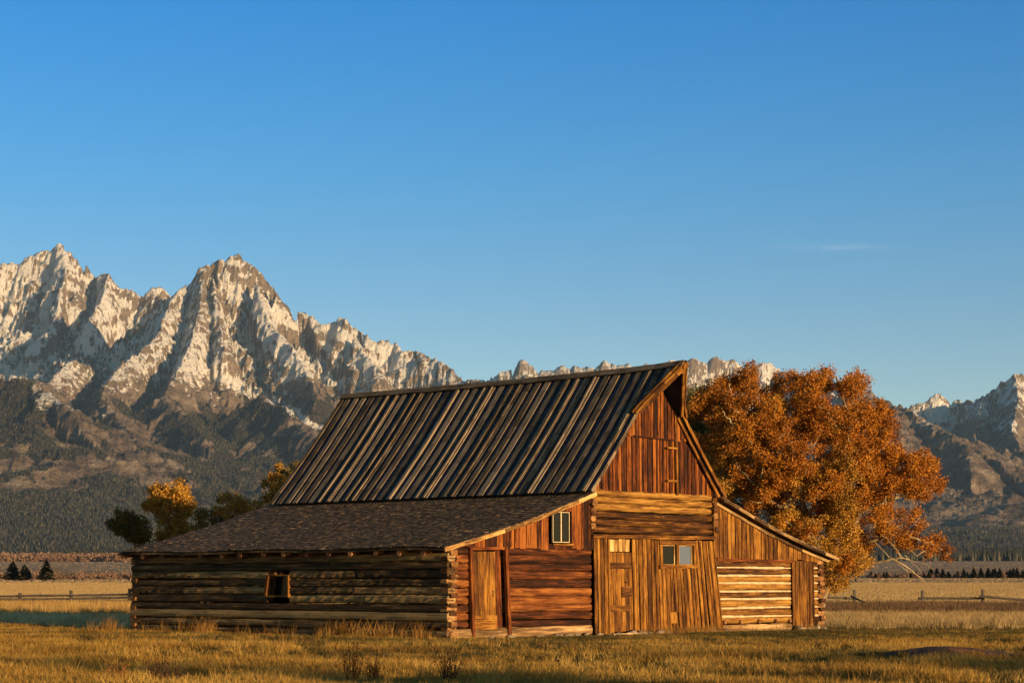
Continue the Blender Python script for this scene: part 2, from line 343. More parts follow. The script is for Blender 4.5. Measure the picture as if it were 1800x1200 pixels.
# ---------------------------------------------------------------- mountains
def crest(pts): return [np.array(at(px, py, d * 1000.)) for px, py, d in pts]
RIDGES = [  # (points (px, py, km), slope factor)
 ([(-260,560,13.5),(-160,500,13.3),(-60,470,13.2),(0,463,13),(38,466,13),(48,452,13),(72,443,13),(92,438,13),(104,424,13),(114,434,13),(135,456,13),(168,486,13),(190,480,12.9),(199,500,12.8),(228,508,12.8),(248,520,12.8),(300,522,12.6),(330,515,12.4)], 1.0),
 ([(258,512,13.4),(266,501,13.4),(284,504,13.4),(296,514,13.4)], 1.6),
 ([(318,506,11),(334,492,11),(347,486,11),(353,474,11),(372,466,11),(388,456,11),(398,464,11),(406,452,11),(420,450,11),(434,454,11),(441,470,11),(447,476,10.95),(456,492,10.9),(463,512,10.9),(480,508,10.85),(487,520,10.8),(497,535,10.8),(520,548,10.8),(545,556,10.8),(566,563,10.7),(590,564,10.7),(612,568,10.6),(632,583,10.6),(650,596,10.5),(695,604,10.5),(708,616,10.4),(730,617,10.4),(745,624,10.3),(770,632,10.2),(790,648,10.1),(815,662,10),(845,678,9.9),(900,720,9.7)], .95),
 # distant middle crest
 ([(815,672,15.5),(842,664,15.5),(860,668,15.5),(880,655,15),(905,650,15),(916,634,15),(926,638,15),(945,652,15),(965,654,15),(985,646,15),(1000,648,15),(1016,640,15),(1020,646,15),(1036,640,15),(1046,644,15),(1060,630,15),(1076,639,15),(1096,641,15),(1125,643,15),(1136,638,15),(1165,645,15)], 1.1),
 ([(1165,650,13.5),(1172,632,13.5),(1182,629,13.5),(1200,632,13.5),(1208,632,13.5),(1218,626,13.5),(1232,627,13.5),(1242,634,13.5),(1252,625,13.5),(1262,630,13.5),(1276,634,13.5),(1290,628,13.5),(1308,641,13.5),(1320,640,13.5),(1338,632,13.5),(1356,638,13.5),(1372,650,13.5),(1400,655,13.3),(1440,662,13.1),(1480,672,12.9),(1530,686,12.6)], 1.0),
 # right side: near rounded slope falling to the right
 ([(1380,705,10.2),(1440,690,9.9),(1500,684,9.6),(1545,692,9.4),(1572,703,9.3),(1610,724,9.1),(1650,742,8.9),(1700,778,8.6),(1750,806,8.4),(1800,832,8.2),(1880,880,7.8),(1980,930,7.2)], .55),
 # shaded saddle and far right peak
 ([(1580,735,13),(1602,716,13),(1625,704,13),(1644,690,13),(1662,697,13),(1690,705,13),(1715,704,12.8),(1724,700,12.6)], 1.1),
 ([(1722,712,11.6),(1728,690,11.6),(1736,682,11.6),(1750,680,11.6),(1762,668,11.6),(1774,664,11.6),(1786,656,11.6),(1800,656,11.6),(1830,640,11.6),(1860,636,11.6),(1900,655,11.6),(1960,640,11.6),(2060,690,11.6)], .95),
 ([(1728,690,11.6),(1722,720,11.1),(1712,760,10.6),(1720,800,10.1)], .9),
 ([(1786,656,11.6),(1790,700,11.0),(1778,750,10.4),(1800,800,9.8)], .8),
 # spurs of the left massif
 ([(104,424,13),(118,470,12.7),(104,530,12.4),(92,575,12.1),(60,600,11.9)], .95),
 ([(190,480,12.9),(182,520,12.5),(150,570,12.1)], 1.15),
 ([(334,492,11),(304,520,10.7),(293,552,10.4),(280,585,10.1),(248,612,9.8),(214,640,9.45),(186,664,9.15),(176,700,8.8)], .85),
 ([(360,472,11),(352,540,10.5),(340,590,10.1),(318,640,9.6),(290,690,9.1)], .9),
 ([(441,470,11),(470,560,10.5),(500,600,10.2),(535,640,9.9),(560,690,9.5)], .8), ([(600,564,10.7),(640,620,10.35),(672,660,10.1)], .8), ([(372,466,11),(385,560,10.45),(395,620,10.0)], .8),
 # moraine and forested hills in front
 ([(-60,655,9.3),(0,652,9.2),(40,660,9.1),(85,672,9.0),(100,650,9.25),(140,632,9.6)], .7),
 ([(-200,650,8.6),(-60,655,8.3),(0,660,8.1),(50,662,8.0),(95,690,7.8),(140,735,7.5),(180,795,7.1),(230,860,6.7),(290,925,6.2)], .45),
 ([(290,690,9.1),(330,730,8.6),(380,790,7.9),(430,850,7.2),(470,905,6.6)], .4),
 ([(186,700,8.8),(230,760,8.2),(280,830,7.5),(330,900,6.8)], .4),
 ([(460,690,9.0),(520,730,8.6),(580,790,8.0),(640,850,7.4),(700,920,6.6)], .4),
 ([(845,678,9.9),(900,740,9.2),(980,800,8.6),(1100,860,8.0)], .4),
 ([(1380,705,10.2),(1300,760,9.6),(1250,830,8.8)], .4),
 ([(1572,703,9.3),(1585,790,8.5),(1600,860,7.8),(1640,930,7.0)], .3),
 ([(1700,778,8.6),(1710,850,7.9),(1720,920,7.2)], .3),
 ([(1800,832,8.2),(1830,890,7.4)], .3),
]
us = np.linspace(-.335, .335, 1400); ys = np.concatenate([np.linspace(4300, 8200, 150)[:-1], np.linspace(8200, 13700, 400)[:-1], np.linspace(13700, 16500, 70)])
U, YY = np.meshgrid(us, ys); mx = U * YY; my = YY
h = np.full(mx.shape, -1e9); dc = np.full(mx.shape, 1e9)
wx = mx + fbm(mx / 900, my / 900, 3, 70) * 130; wy = my + fbm(mx / 900 + 50, my / 900, 3, 71) * 130
for pts, sf in RIDGES:
    c = crest(pts)
    lo_x = min(p[0] for p in c) - 4200; hi_x = max(p[0] for p in c) + 4200; lo_y = min(p[1] for p in c) - 5200; hi_y = max(p[1] for p in c) + 4500
    ri = np.where((ys >= lo_y) & (ys <= hi_y))[0]
    if not len(ri): continue
    r0, r1 = ri[0], ri[-1] + 1
    for a, b in zip(c[:-1], c[1:]):
        ux, uy = b[0] - a[0], b[1] - a[1]; L2 = ux * ux + uy * uy
        X_ = mx[r0:r1]; Y_ = my[r0:r1]
        q = np.clip(((X_ - a[0]) * ux + (Y_ - a[1]) * uy) / L2, 0, 1)
        d = np.hypot(X_ - a[0] - q * ux, Y_ - a[1] - q * uy)
        zc = a[2] + (b[2] - a[2]) * q
        drop = np.where(d < 350, d * 1.0, 350 + (d - 350) * .62)
        drop = np.where(d < 1500, drop, 1063 + (d - 1500) * .38)
        hh = zc - drop * sf
        hs_ = h[r0:r1]; m_ = hh > hs_
        hs_[m_] = hh[m_]; dcs = dc[r0:r1]; dcs[:] = np.where(m_, d, dcs)
h0 = h.copy()
base = gz_far(my) - 6
rel = np.clip((h - 60) / 1400, 0, 1.2)
w = sst(dc, 10, 500)
wx = wx + fbm(mx / 350, my / 350, 3, 75) * 90; 
RM = sst(mx / my, -.150, -.125)          # gullies run down to the left on one side of the big peak, down to the right on the other
rib = ridged((.86 * wx - .5 * wy) / 560, (.5 * wx + .86 * wy) / 1500, 6, 80, .55) * (1 - RM) + ridged((.80 * wx + .60 * wy) / 430, (.60 * wx - .80 * wy) / 1500, 6, 83, .58) * RM            # gullies running down the faces
rib2 = ridged(wx / 240 + 9, wy / 300, 5, 90, .62)
h = h - (1 - rib) * 130 * rel * w - (1 - rib2) * 85 * np.clip(rel + .08, 0, 1) * sst(dc, 0, 130)
crag = fbm(mx / 110, my / 150, 5, 101, .62); crag2 = ridged(mx / 60, my / 80, 3, 105, .6)
h = h + (.48 + .52 * sst(dc, 0, 160)) * (crag * 62 + (crag2 - .4) * 52 + fbm(mx / 28, my / 40, 3, 107) * 17) * sst(rel, .3, .75)
h = h + fbm(mx / 300, my / 300, 5, 120) * 40 * (1 - rel) * sst(h, 60, 300) - (1 - ridged(wx / 90, wy / 120, 4, 125, .6)) * 26 * sst(h, 90, 350) * (1 - sst(rel, .5, .8))
# rock benches: cliffs and ledges
st_ = 95.0; hw = h + fbm(mx / 500, my / 500, 4, 130) * 260
fr = hw / st_ - np.floor(hw / st_); bench = (np.floor(hw / st_) + sst(fr, .35, .8)) * st_ - hw
h = h + bench * .14 * sst(rel, .35, .7)
h = np.maximum(h, base) ; h[0, :] = base[0, :]
gy_, gx_ = np.gradient(h); dyy = np.gradient(my, axis=0); dxx = np.gradient(mx, axis=1)
sx = gx_ / dxx; sy = gy_ / dyy - (gx_ / dxx) * np.gradient(mx, axis=0) / dyy
nz = 1 / np.sqrt(1 + sx * sx + sy * sy)
blur = h.copy()
for _ in range(6):
    blur[1:-1, 1:-1] = (blur[:-2, 1:-1] + blur[2:, 1:-1] + blur[1:-1, :-2] + blur[1:-1, 2:] + blur[1:-1, 1:-1] * 2) / 6
conc = np.clip((blur - h) / 14, -1, 1)
nlo = fbm(mx / 700, my / 700, 4, 140)
nzb = nz.copy()
for _ in range(10):
    nzb[1:-1, 1:-1] = (nzb[:-2, 1:-1] + nzb[2:, 1:-1] + nzb[1:-1, :-2] + nzb[1:-1, 2:]) / 4
snow = sst(h + nlo * 150 + conc * 90, 740, 1080) * sst((nz - nzb) * .9 + nz * .10 + conc * .20 + fbm(mx / 150, my / 240, 6, 150, .65) * .40, -.12, .0)
# avalanche chutes carry snow far down
chute = sst(fbm(wx / 200, wy / 1500, 3, 160), .22, .45) * sst(h + nlo * 100, 560, 820) * (1 - sst(h, 1100, 1300)) * .9
snow = np.maximum(snow, chute * sst(nz, .5, .7) * sst(mx / my, -.30, -.02) * 0 + chute * sst(nz, .55, .75))
forest = (1 - sst(h + nlo * 200, 700, 980)) * sst(fbm(mx / 260, my / 420, 6, 170, .6) + .32 * (1 - sst(h, 60, 330)) + .14 * (1 - sst(mx / my, -.20, -.15)) - .05, -.05, .10)
def snowfield(poly, soft=6., amt=.95):          # the standing snowfields and couloirs, where they lie on the massif
    global snow
    pxv = 900 + FPX * mx / (my * ct + (h - CAMH) * st); pyv = 600 - FPX * (-my * st + (h - CAMH) * ct) / (my * ct + (h - CAMH) * st)
    pxv = pxv + fbm(mx / 90, my / 120, 3, 191) * 10; pyv = pyv + fbm(mx / 90, my / 120, 3, 192) * 10
    P_ = np.array(poly, float); ins = np.zeros(mx.shape, bool); dist = np.full(mx.shape, 1e9)
    for (x0, y0), (x1, y1) in zip(P_, np.roll(P_, -1, 0)):
        cr = ((y0 > pyv) != (y1 > pyv)) & (pxv < (x1 - x0) * (pyv - y0) / (y1 - y0 + 1e-9) + x0); ins ^= cr
        q = np.clip(((pxv - x0) * (x1 - x0) + (pyv - y0) * (y1 - y0)) / ((x1 - x0) ** 2 + (y1 - y0) ** 2), 0, 1)
        dist = np.minimum(dist, np.hypot(pxv - x0 - q * (x1 - x0), pyv - y0 - q * (y1 - y0)))
    m_ = np.clip(.5 + np.where(ins, dist, -dist) / soft, 0, 1) * amt * (my < 13300)
    snow = np.maximum(snow, m_ * sst(nz - nzb + fbm(mx / 60, my / 60, 4, 193) * .15, -.22, -.06))
for pl in ([(-60,530),(0,552),(40,575),(70,600),(110,622),(95,642),(50,628),(0,605),(-60,600)], [(92,562),(140,548),(152,562),(120,582)],
           [(285,560),(330,545),(345,580),(380,625),(420,660),(462,680),(480,704),(440,696),(400,674),(350,655),(310,648),(292,600)],
           [(475,585),(545,620),(610,662),(560,664),(515,645),(468,612)], [(70,446),(95,440),(152,478),(176,494),(120,486),(88,472)],
           [(392,478),(450,510),(505,548),(600,572),(640,600),(560,592),(480,564),(430,545),(402,520)], [(455,682),(478,690),(562,744),(574,757),(540,747),(465,704)],
           [(640,600),(700,625),(760,660),(820,672),(760,672),(690,645)], [(560,640),(620,680),(680,700),(620,700),(570,670)]): snowfield(pl)
forest = forest * (1 - snow) * sst(h - base, 2, 15)
Uv = mx / my
forest = forest * np.where(Uv > .14, .12 + .88 * (1 - sst(h, 90, 240)), 1)
def mtn_mat():
    m, t, b = newmat('mountain_rock_and_snow'); geo = t.nodes.new('ShaderNodeNewGeometry'); P = geo.outputs['Position']
    sn = attr(t, 'snow'); fo = attr(t, 'forest'); al = attr(t, 'alt')
    a = noise(t, scalev(t, P, (.012, .006, .02)), 1, 6, .65); b2 = noise(t, P, .035, 6, .7); c2 = noise(t, scalev(t, P, (.03, .01, .008)), 1, 5, .7)
    rock = ramp(t, math_(t, 'MULTIPLY_ADD', b2, .6, math_(t, 'MULTIPLY', c2, .4)), [(.32, (.13, .105, .085)), (.48, (.28, .225, .175)), (.66, (.46, .37, .28))])
    slope_c = ramp(t, a, [(.34, (.09, .075, .06)), (.46, (.18, .135, .105)), (.57, (.30, .235, .18)), (.70, (.42, .35, .28))])
    r = mixc(t, ramp(t, al, [(.40, (0, 0, 0)), (.52, (1, 1, 1))]), slope_c, rock)
    f2 = math_(t, 'ADD', fo, math_(t, 'MULTIPLY', math_(t, 'SUBTRACT', noise(t, P, .05, 5, .7), .5), 1.1))
    r = mixc(t, ramp(t, f2, [(.40, (0, 0, 0)), (.55, (1, 1, 1))]), r, ramp(t, b2, [(.35, (.03, .032, .027)), (.65, (.10, .085, .062))]))
    f3 = math_(t, 'ADD', sn, math_(t, 'MULTIPLY', math_(t, 'SUBTRACT', noise(t, scalev(t, P, (.035, .035, .09)), 1, 6, .75), .5), 2.3))
    r = mixc(t, ramp(t, f3, [(.40, (0, 0, 0)), (.62, (1, 1, 1))]), r, (.95, .93, .92))
    t.links.new(r, b.inputs['Base Color']); b.inputs['Roughness'].default_value = .95; b.inputs['Specular IOR Level'].default_value = .05
    bump(t, b, math_(t, 'ADD', math_(t, 'ADD', b2, c2), math_(t, 'MULTIPLY', noise(t, scalev(t, P, (.05, .05, .015)), 1, 6, .7), 1.2)), 1.0, 30)
    return m
nr, na = mx.shape; idx = np.arange(nr * na).reshape(nr, na)
f = np.stack([idx[:-1, :-1], idx[:-1, 1:], idx[1:, 1:], idx[1:, :-1]], -1).reshape(-1, 4)
mt = link_mesh('mountains', np.stack([mx, my, h], -1).reshape(-1, 3), f, mtn_mat(), smooth=False, attrs={'snow': snow, 'forest': forest, 'alt': h / 2000.})
tag(mt, kind='structure')

# conifers covering the lower mountain slopes: one mass
def conifer_cloud(name, xs, ys_, zs, hts, mat, label, cat='forest', wid=.24):
    n = len(xs); k = 5
    ang = rng.random(n) * 6.28
    V = np.zeros((n, k + 1, 3)); 
    for j in range(k):
        rj = hts * wid * (.8 + .4 * rng.random(n)); t = ang + 2 * pi * j / k
        V[:, j, 0] = xs + np.cos(t) * rj; V[:, j, 1] = ys_ + np.sin(t) * rj; V[:, j, 2] = zs - hts * .05
    V[:, k, 0] = xs; V[:, k, 1] = ys_; V[:, k, 2] = zs + hts
    F = np.zeros((n, k, 3), int); bi = np.arange(n) * (k + 1)
    for j in range(k): F[:, j, 0] = bi + j; F[:, j, 1] = bi + (j + 1) % k; F[:, j, 2] = bi + k
    tone = np.repeat(rng.random(n), k + 1)
    o = link_mesh(name, V.reshape(-1, 3), F.reshape(-1, 3), mat, attrs={'tone': tone})
    return tag(o, label, cat, kind='stuff')
def leafmat(name, c1, c2, c3, trans=.35, rough=.6):
    m, t, b = newmat(name); tn = attr(t, 'tone')
    c = ramp(t, tn, [(0, c1), (.5, c2), (1, c3)])
    t.links.new(c, b.inputs['Base Color']); b.inputs['Roughness'].default_value = rough
    if trans:
        tr = t.nodes.new('ShaderNodeBsdfTranslucent'); t.links.new(c, tr.inputs['Color'])
        mx_ = t.nodes.new('ShaderNodeMixShader'); mx_.inputs[0].default_value = trans
        t.links.new(b.outputs[0], mx_.inputs[1]); t.links.new(tr.outputs[0], mx_.inputs[2])
        t.links.new(mx_.outputs[0], t.nodes['Material Output'].inputs['Surface'])
    return m
M['conifer'] = leafmat('conifer_needles', (.032, .036, .028), (.052, .053, .038), (.095, .082, .056), 0, .9)
gyi, gxi = np.where(forest > .35)
p = forest[gyi, gxi] * (my[gyi, gxi] ** 1) * np.gradient(ys)[gyi]; p = p / p.sum()
pick = rng.choice(len(gyi), 120000, p=p)
ix = gyi[pick]; jx = gxi[pick]
fx_ = mx[ix, jx] + rng.uniform(-4, 4, len(pick)); fy_ = my[ix, jx] + rng.uniform(-9, 9, len(pick))
fy2 = np.clip(fy_, ys[0] + 1, ys[-1] - 1)
iy0 = np.clip(np.searchsorted(ys, fy2) - 1, 0, len(ys) - 2); tq = (fy2 - ys[iy0]) / (ys[iy0 + 1] - ys[iy0])
uq = fx_ / fy2; ju = np.clip(((uq - us[0]) / (us[1] - us[0])).astype(int), 0, len(us) - 2)
fz_ = h[iy0, ju] * (1 - tq) + h[iy0 + 1, ju] * tq
conifer_cloud('conifer_forest', fx_, fy2, fz_ - 1, rng.uniform(7, 15, len(pick)), M['conifer'], 'dark conifer forest covering the lower mountain slopes')
# far tree line at the foot of the mountains
n = 5200
Yt = rng.uniform(2500, 3300, n); Xt = rng.uniform(-.31, .31, n) * Yt
keep = (fbm(Xt / 160, Yt / 160, 3, 200) + np.where(Xt / Yt > .17, .6, np.where(Xt / Yt < -.15, -.15, .1))) > 0
Xt = Xt[keep]; Yt = Yt[keep]
conifer_cloud('treeline_forest', Xt, Yt, gz_far(Yt), rng.uniform(7, 17, len(Xt)), M['conifer'], 'dark strip of conifer wood along the foot of the mountains', wid=.2)

# ---------------------------------------------------------------- haze
def haze():
    x0, x1, y0, y1, z0, z1 = -6500, 6500, -250, 17500, -8, 2750
    vs = [(x, y, z) for x in (x0, x1) for y in (y0, y1) for z in (z0, z1)]
    fs = [(0, 1, 3, 2), (4, 6, 7, 5), (0, 4, 5, 1), (2, 3, 7, 6), (0, 2, 6, 4), (1, 5, 7, 3)]
    m = bpy.data.materials.new('thin_morning_haze'); m.use_nodes = True; t = m.node_tree; t.nodes.clear()
    o = t.nodes.new('ShaderNodeOutputMaterial'); v = t.nodes.new('ShaderNodeVolumePrincipled')
    v.inputs['Color'].default_value = (.38, .62, 1, 1); v.inputs['Density'].default_value = HAZE; v.inputs['Anisotropy'].default_value = 0.0
    t.links.new(v.outputs[0], o.inputs['Volume'])
    me = bpy.data.meshes.new('haze'); me.from_pydata(vs, [], fs); me.materials.append(m)
    ob = bpy.data.objects.new('haze', me); col.objects.link(ob); tag(ob, 'thin blue haze in front of the far mountains', 'haze', kind='stuff')
HAZE = 1.5e-5
haze()

#==BARN==
# ---------------------------------------------------------------- the barn (x along the gable front, y into the building)
C0 = (-1.62, 53.0)
barn = empty('log_barn', (C0[0], C0[1], 0), A1)
tag(barn, 'weathered log and board barn with steep striped roof and two low side wings', 'barn')
BL = 13.4; BW = 16.5; RS = 8.27; RZ = 7.6; ES = 5.28; EZ = 3.95; ES2 = 11.26
U_ = np.array([0, 0, 1.])
def rakeL(s): u = s / 5.5; return 2.40 + 1.50 * u - .10 * 4 * u * (1 - u) * .6      # underside of the left wing's roof at the front
def rakeR(s): u = (s - 11.1) / 5.4; return 3.93 - 1.62 * u - .10 * 4 * u * (1 - u)
def gab(s): return EZ - .10 + (RZ - EZ) * (1 - abs(s - RS) / (RS - ES))
def vboards(name, s0, s1, zb, zt, y, mat, wmean=.2, th=.03, lean=None, batten=0.0, gap=.012, skip=(), ragb=.03, jit=.006, parent=None, tilt=0.0):
    mb = MB(); s = s0
    while s < s1 - .03:
        w_ = min(random.uniform(.72, 1.3) * wmean, s1 - s); 
        if s1 - (s + w_) < .06: w_ = s1 - s
        c = s + w_ / 2
        z0 = zb(c) if callable(zb) else zb; z1 = zt(c) if callable(zt) else zt
        sl = 0
        if callable(zt): sl = (zt(c + w_ / 2) - zt(c - w_ / 2)) / 2
        segs = [(z0, z1)]
        for (a0, a1, b0, b1) in skip:
            if a0 - .02 < c < a1 + .02:
                ns = []
                for (p, q) in segs:
                    if b0 > p: ns.append((p, min(b0, q)))
                    if b1 < q: ns.append((max(b1, p), q))
                segs = [g for g in ns if g[1] - g[0] > .04]
        for (p, q) in segs:
            l0 = lean(c, p) if lean else 0; l1 = lean(c, q) if lean else 0
            yy = y + random.uniform(-.012, .012)
            top = q == z1
            plank(mb, (c + l0 + random.uniform(-tilt, tilt), yy + random.uniform(-.008, .008), p - (random.uniform(0, ragb) if p == z0 else 0)), (c + l1, yy, q + (random.uniform(-.01, .012) if not callable(zt) else 0)),
                  X, Y, w_ - gap, th, seg=5, jit=jit, cutB=sl if top else 0)
            if random.random() < batten:
                e = c + w_ / 2
                zq = (zt(e) if callable(zt) else z1) if top else q
                plank(mb, (e + l0, yy - th * .5 - .014, p), (e + l1, yy - th * .5 - .014, zq - .01), X, Y, random.uniform(.05, .09), .03, seg=5, jit=.008, cutB=(sl * .3 if top else 0))
        s += w_
    return mb.build(name, mat, barn if parent is None else parent)
def courses(z0, z1, n, var=.12):
    hs_ = [1 + random.uniform(-var, var) for _ in range(n)]; t = sum(hs_); z = z0; out = []
    for q in hs_: out.append((z, z + q / t * (z1 - z0))); z += q / t * (z1 - z0)
    return out
# --- long log wall facing left
mb = MB(); mc = MB()
crs = courses(.02, 2.22, 10)
for i, (a, b) in enumerate(crs):
    zc = (a + b) / 2; r = (b - a) / 2
    spans = [(-.06, BL + .06)]
    if a < 1.62 and b > 1.12: spans = [(-.06, 6.15), (7.14, BL + .06)]
    for (p, q) in spans:
        cuts = [p]
        if q - p > 6 and random.random() < .75: cuts.append(random.uniform(p + 2.5, q - 2.5))
        cuts.append(q)
        for u, v in zip(cuts[:-1], cuts[1:]):
            log(mb, (.02 + random.uniform(-.02, .02), v, zc + random.uniform(-.012, .012)), (.02 + random.uniform(-.02, .02), u, zc + random.uniform(-.012, .012)), r * random.uniform(.93, 1.03), random.uniform(.12, .16), U_, -X, seg=18, wob=.016, sq=2.9)
mb.build('side_wall', M['log_side'], barn)
# --- corner log ends (dovetails) on both sides of the near corner, and at the far corners
for cx, cy, ox in ((.06, .06, 1), (.06, BL - .06, 1), (16.44, .06, -1)):
    mb = MB(); cs = courses(.04, 2.3, 17, .2)
    for i, (a, b) in enumerate(cs):
        e = random.uniform(-.02, .04); r = (b - a) / 2
        if i % 2: log(mb, (cx - .17 - e * (ox > 0), cy, (a + b) / 2), (cx + .17 + e * (ox < 0), cy + .01, (a + b) / 2), r * .92, .13, U_, Y, seg=2, n=8, wob=.012, sq=5)
        else: log(mb, (cx, cy - .18 - e, (a + b) / 2), (cx + .01, cy + .16, (a + b) / 2), r * .92, .13, U_, X, seg=2, n=8, wob=.012, sq=5)
    mb.build('corner_notching', M['log_end'], barn)
# --- front of the left wing
mb = MB()
for i, (a, b) in enumerate(courses(.28, 2.36, 10)):
    for p, q in ((.10, .66), (2.10, 5.50)):
        log(mb, (p, .06 + random.uniform(-.02, .02), (a + b) / 2 + random.uniform(-.015, .015)), (q, .06, (a + b) / 2 + random.uniform(-.01, .01)), (b - a) / 2 * random.uniform(.95, 1.05), random.uniform(.10, .13), U_, -Y, seg=10, wob=.016)
mb.build('front_wall', M['log_red'], barn)
mb = MB(); log(mb, (.05, .03, .13), (5.48, .03, .17), .14, .13, U_, -Y, seg=14, wob=.02); mb.build('sill_log', M['pale_log'], barn); mb = MB()
log(mb, (11.2, .03, .09), (15.0, .03, .10), .12, .12, U_, -Y, seg=12, wob=.02)
mb.build('sill_log', M['pale_log'], barn)
vboards('gable_boards', .06, 5.50, lambda s: 2.38 + .02 * sin(s * 3), rakeL, -.055, M['board_red'], .235, batten=.15, skip=[(3.87, 4.62, 2.50, 3.39)], ragb=.05)
# door of the left wing
d = empty('door', (0, 0, 0), 0, barn)
mb = MB()
s = .80
for i in range(4):
    plank(mb, (s + .10 + .05 * (1 - 0), -.05, .24), (s + .10, -.05, 2.26), X, Y, .20, .04, seg=6, jit=.004); s += .208
mb.build('door_leaf', M['board'], d)
mb = MB(); plank(mb, (.86, -.085, .42), (1.68, -.085, .42), Z, Y, .36, .03, seg=2); mb.build('kick_board', M['board'], d)
vs, fs = tube_arr([(1.53, -.07, 1.1), (1.53, -.12, 1.12), (1.54, -.12, 1.22), (1.54, -.07, 1.25)], [.012] * 4, 6)
mb = MB(); mb.add(vs, fs); mb.build('handle', M['iron'], d)
df = MB()
plank(df, (.80, -.07, .04), (.70, -.07, 2.36), X, Y, .10, .12, seg=5, jit=.006)
plank(df, (2.14, -.10, .10), (2.00, -.10, 2.40), X, Y, .11, .10, seg=5, jit=.006)
plank(df, (.66, -.075, 2.33), (2.05, -.075, 2.35), Z, Y, .07, .09, seg=4, jit=.006)
df.build('door_frame', M['board_red'], barn)
mb = MB(); plank(mb, (1.90, .02, .16), (1.80, .02, 2.32), X, Y, .20, .03, seg=5, jit=.004); mb.build('filler_board', M['board_red'], barn)
def window(x0, x1, z0, z1, y, mull=0, panes=1, ledge=True, mat='cream', glass=('glass',), t=.03):
    w = MB()
    plank(w, (x0, y, z0 + t / 2), (x1, y, z0 + t / 2), Z, Y, t, .05); plank(w, (x0, y, z1 - t / 2), (x1, y, z1 - t / 2), Z, Y, t, .05)
    plank(w, (x0 + t / 2, y, z0 + t), (x0 + t / 2, y, z1 - t), X, Y, t, .045); plank(w, (x1 - t / 2, y, z0 + t), (x1 - t / 2, y, z1 - t), X, Y, t, .045)
    for k in range(1, panes): c = x0 + (x1 - x0) * k / panes; plank(w, (c, y, z0 + t), (c, y, z1 - t), X, Y, .035, .04)
    o = w.build('window', M[mat], barn)
    for k in range(panes):
        a = x0 + (x1 - x0) * k / panes; b = x0 + (x1 - x0) * (k + 1) / panes
        g = MB(); plank(g, (a + .01, y + .012, (z0 + z1) / 2), (b - .01, y + .012, (z0 + z1) / 2), Z, Y, z1 - z0 - .02, .008)
        g.build('pane', M[glass[k % len(glass)]], o)
    return o
window(3.92, 4.60, 2.54, 3.37, -.03, panes=2, t=.018)
mb = MB(); plank(mb, (3.86, -.09, 2.48), (4.68, -.09, 2.49), Z, Y, .05, .08, seg=3, jit=.003); mb.build('window_sill', M['board'], barn)
# --- middle: boarded lower wall that leans to the right
def lean(s, z): return max(0, (s - 7.6) / 3.3) ** 1.2 * .40 * (1 - z / 2.7) + .05 * (1 - z / 2.7)
vboards('front_wall', 5.52, 10.86, .03, 2.67, -.10, M['board'], .155, th=.035, lean=lean, batten=.55, skip=[(6.14, 7.22, -1, 2.68), (8.42, 9.98, 1.92, 2.62)], ragb=.05, gap=.032, tilt=.02)
mb = MB(); plank(mb, (5.45, -.12, 2.73), (10.95, -.12, 2.77), Z, Y, .11, .12, seg=14, jit=.01); mb.build('beam', M['board'], barn)
d = empty('door', (0, 0, 0), 0, barn)
mb = MB()
for i in range(6):
    c = 6.27 + i * .163; plank(mb, (c + .06, -.085, .06 + random.uniform(0, .05) + (.05 if i > 3 else 0)), (c, -.085, 2.30), X, Y, .15, .035, seg=6, jit=.004)
mb.build('door_leaf', M['board'], d)
mb = MB()
for z_, w_ in ((1.93, .17), (.74, .17)):
    mb = MB(); plank(mb, (6.21, -.125, z_), (7.08, -.125, z_), Z, Y, w_, .035, seg=3, jit=.004); mb.build('cross_batten', M['board'], d)
mb = MB(); plank(mb, (6.70, -.128, 1.20), (7.12, -.128, 1.21), Z, Y, .30, .03, seg=2, jit=.004); mb.build('patch_board', M['board'], d)
mb = MB(); mb.add(*tube_arr([(6.88, -.10, 1.46), (6.88, -.16, 1.47)], [.03, .02], 8)); mb.build('handle', M['iron'], d)
vboards('lintel_boards', 6.2, 7.1, 2.33, 2.66, -.09, M['board_pale'], .17, ragb=.01)
mb = MB(); plank(mb, (7.28, -.115, .05), (7.18, -.115, 2.3), X, Y, .08, .08, seg=5, jit=.005); plank(mb, (6.17, -.115, .05), (6.15, -.115, 2.66), X, Y, .06, .06, seg=5, jit=.005); mb.build('door_frame', M['board'], barn)
mb = MB(); plank(mb, (6.1, -.2, .02), (7.5, -.2, .03), Z, Y, .07, .28, seg=4, jit=.008); mb.build('door_step', M['pale_log'], barn)
window(8.50, 9.10, 1.96, 2.54, -.085, mat='board_pale', glass=('glass',))
window(9.28, 9.90, 1.96, 2.54, -.085, mat='board_pale', glass=('glass_blue',))
mb = MB(); plank(mb, (8.34, -.15, 1.90), (10.10, -.15, 1.93), Z, Y, .11, .09, seg=5, jit=.006); plank(mb, (8.36, -.13, 2.61), (10.05, -.13, 2.60), Z, Y, .13, .05, seg=5, jit=.006)
for c in (8.44, 9.19, 9.98): plank(mb, (c, -.13, 1.96), (c, -.13, 2.54), X, Y, .10, .05, seg=3, jit=.004)
mb.build('window_trim', M['board'], barn)
mb = MB(); plank(mb, (8.95, -.16, .30), (8.93, -.16, .62), X, Y, .30, .03, seg=2, jit=.004); plank(mb, (9.27, -.165, .08), (9.2, -.165, .62), X, Y, .06, .04, seg=2); mb.build('patch_board', M['board'], barn)
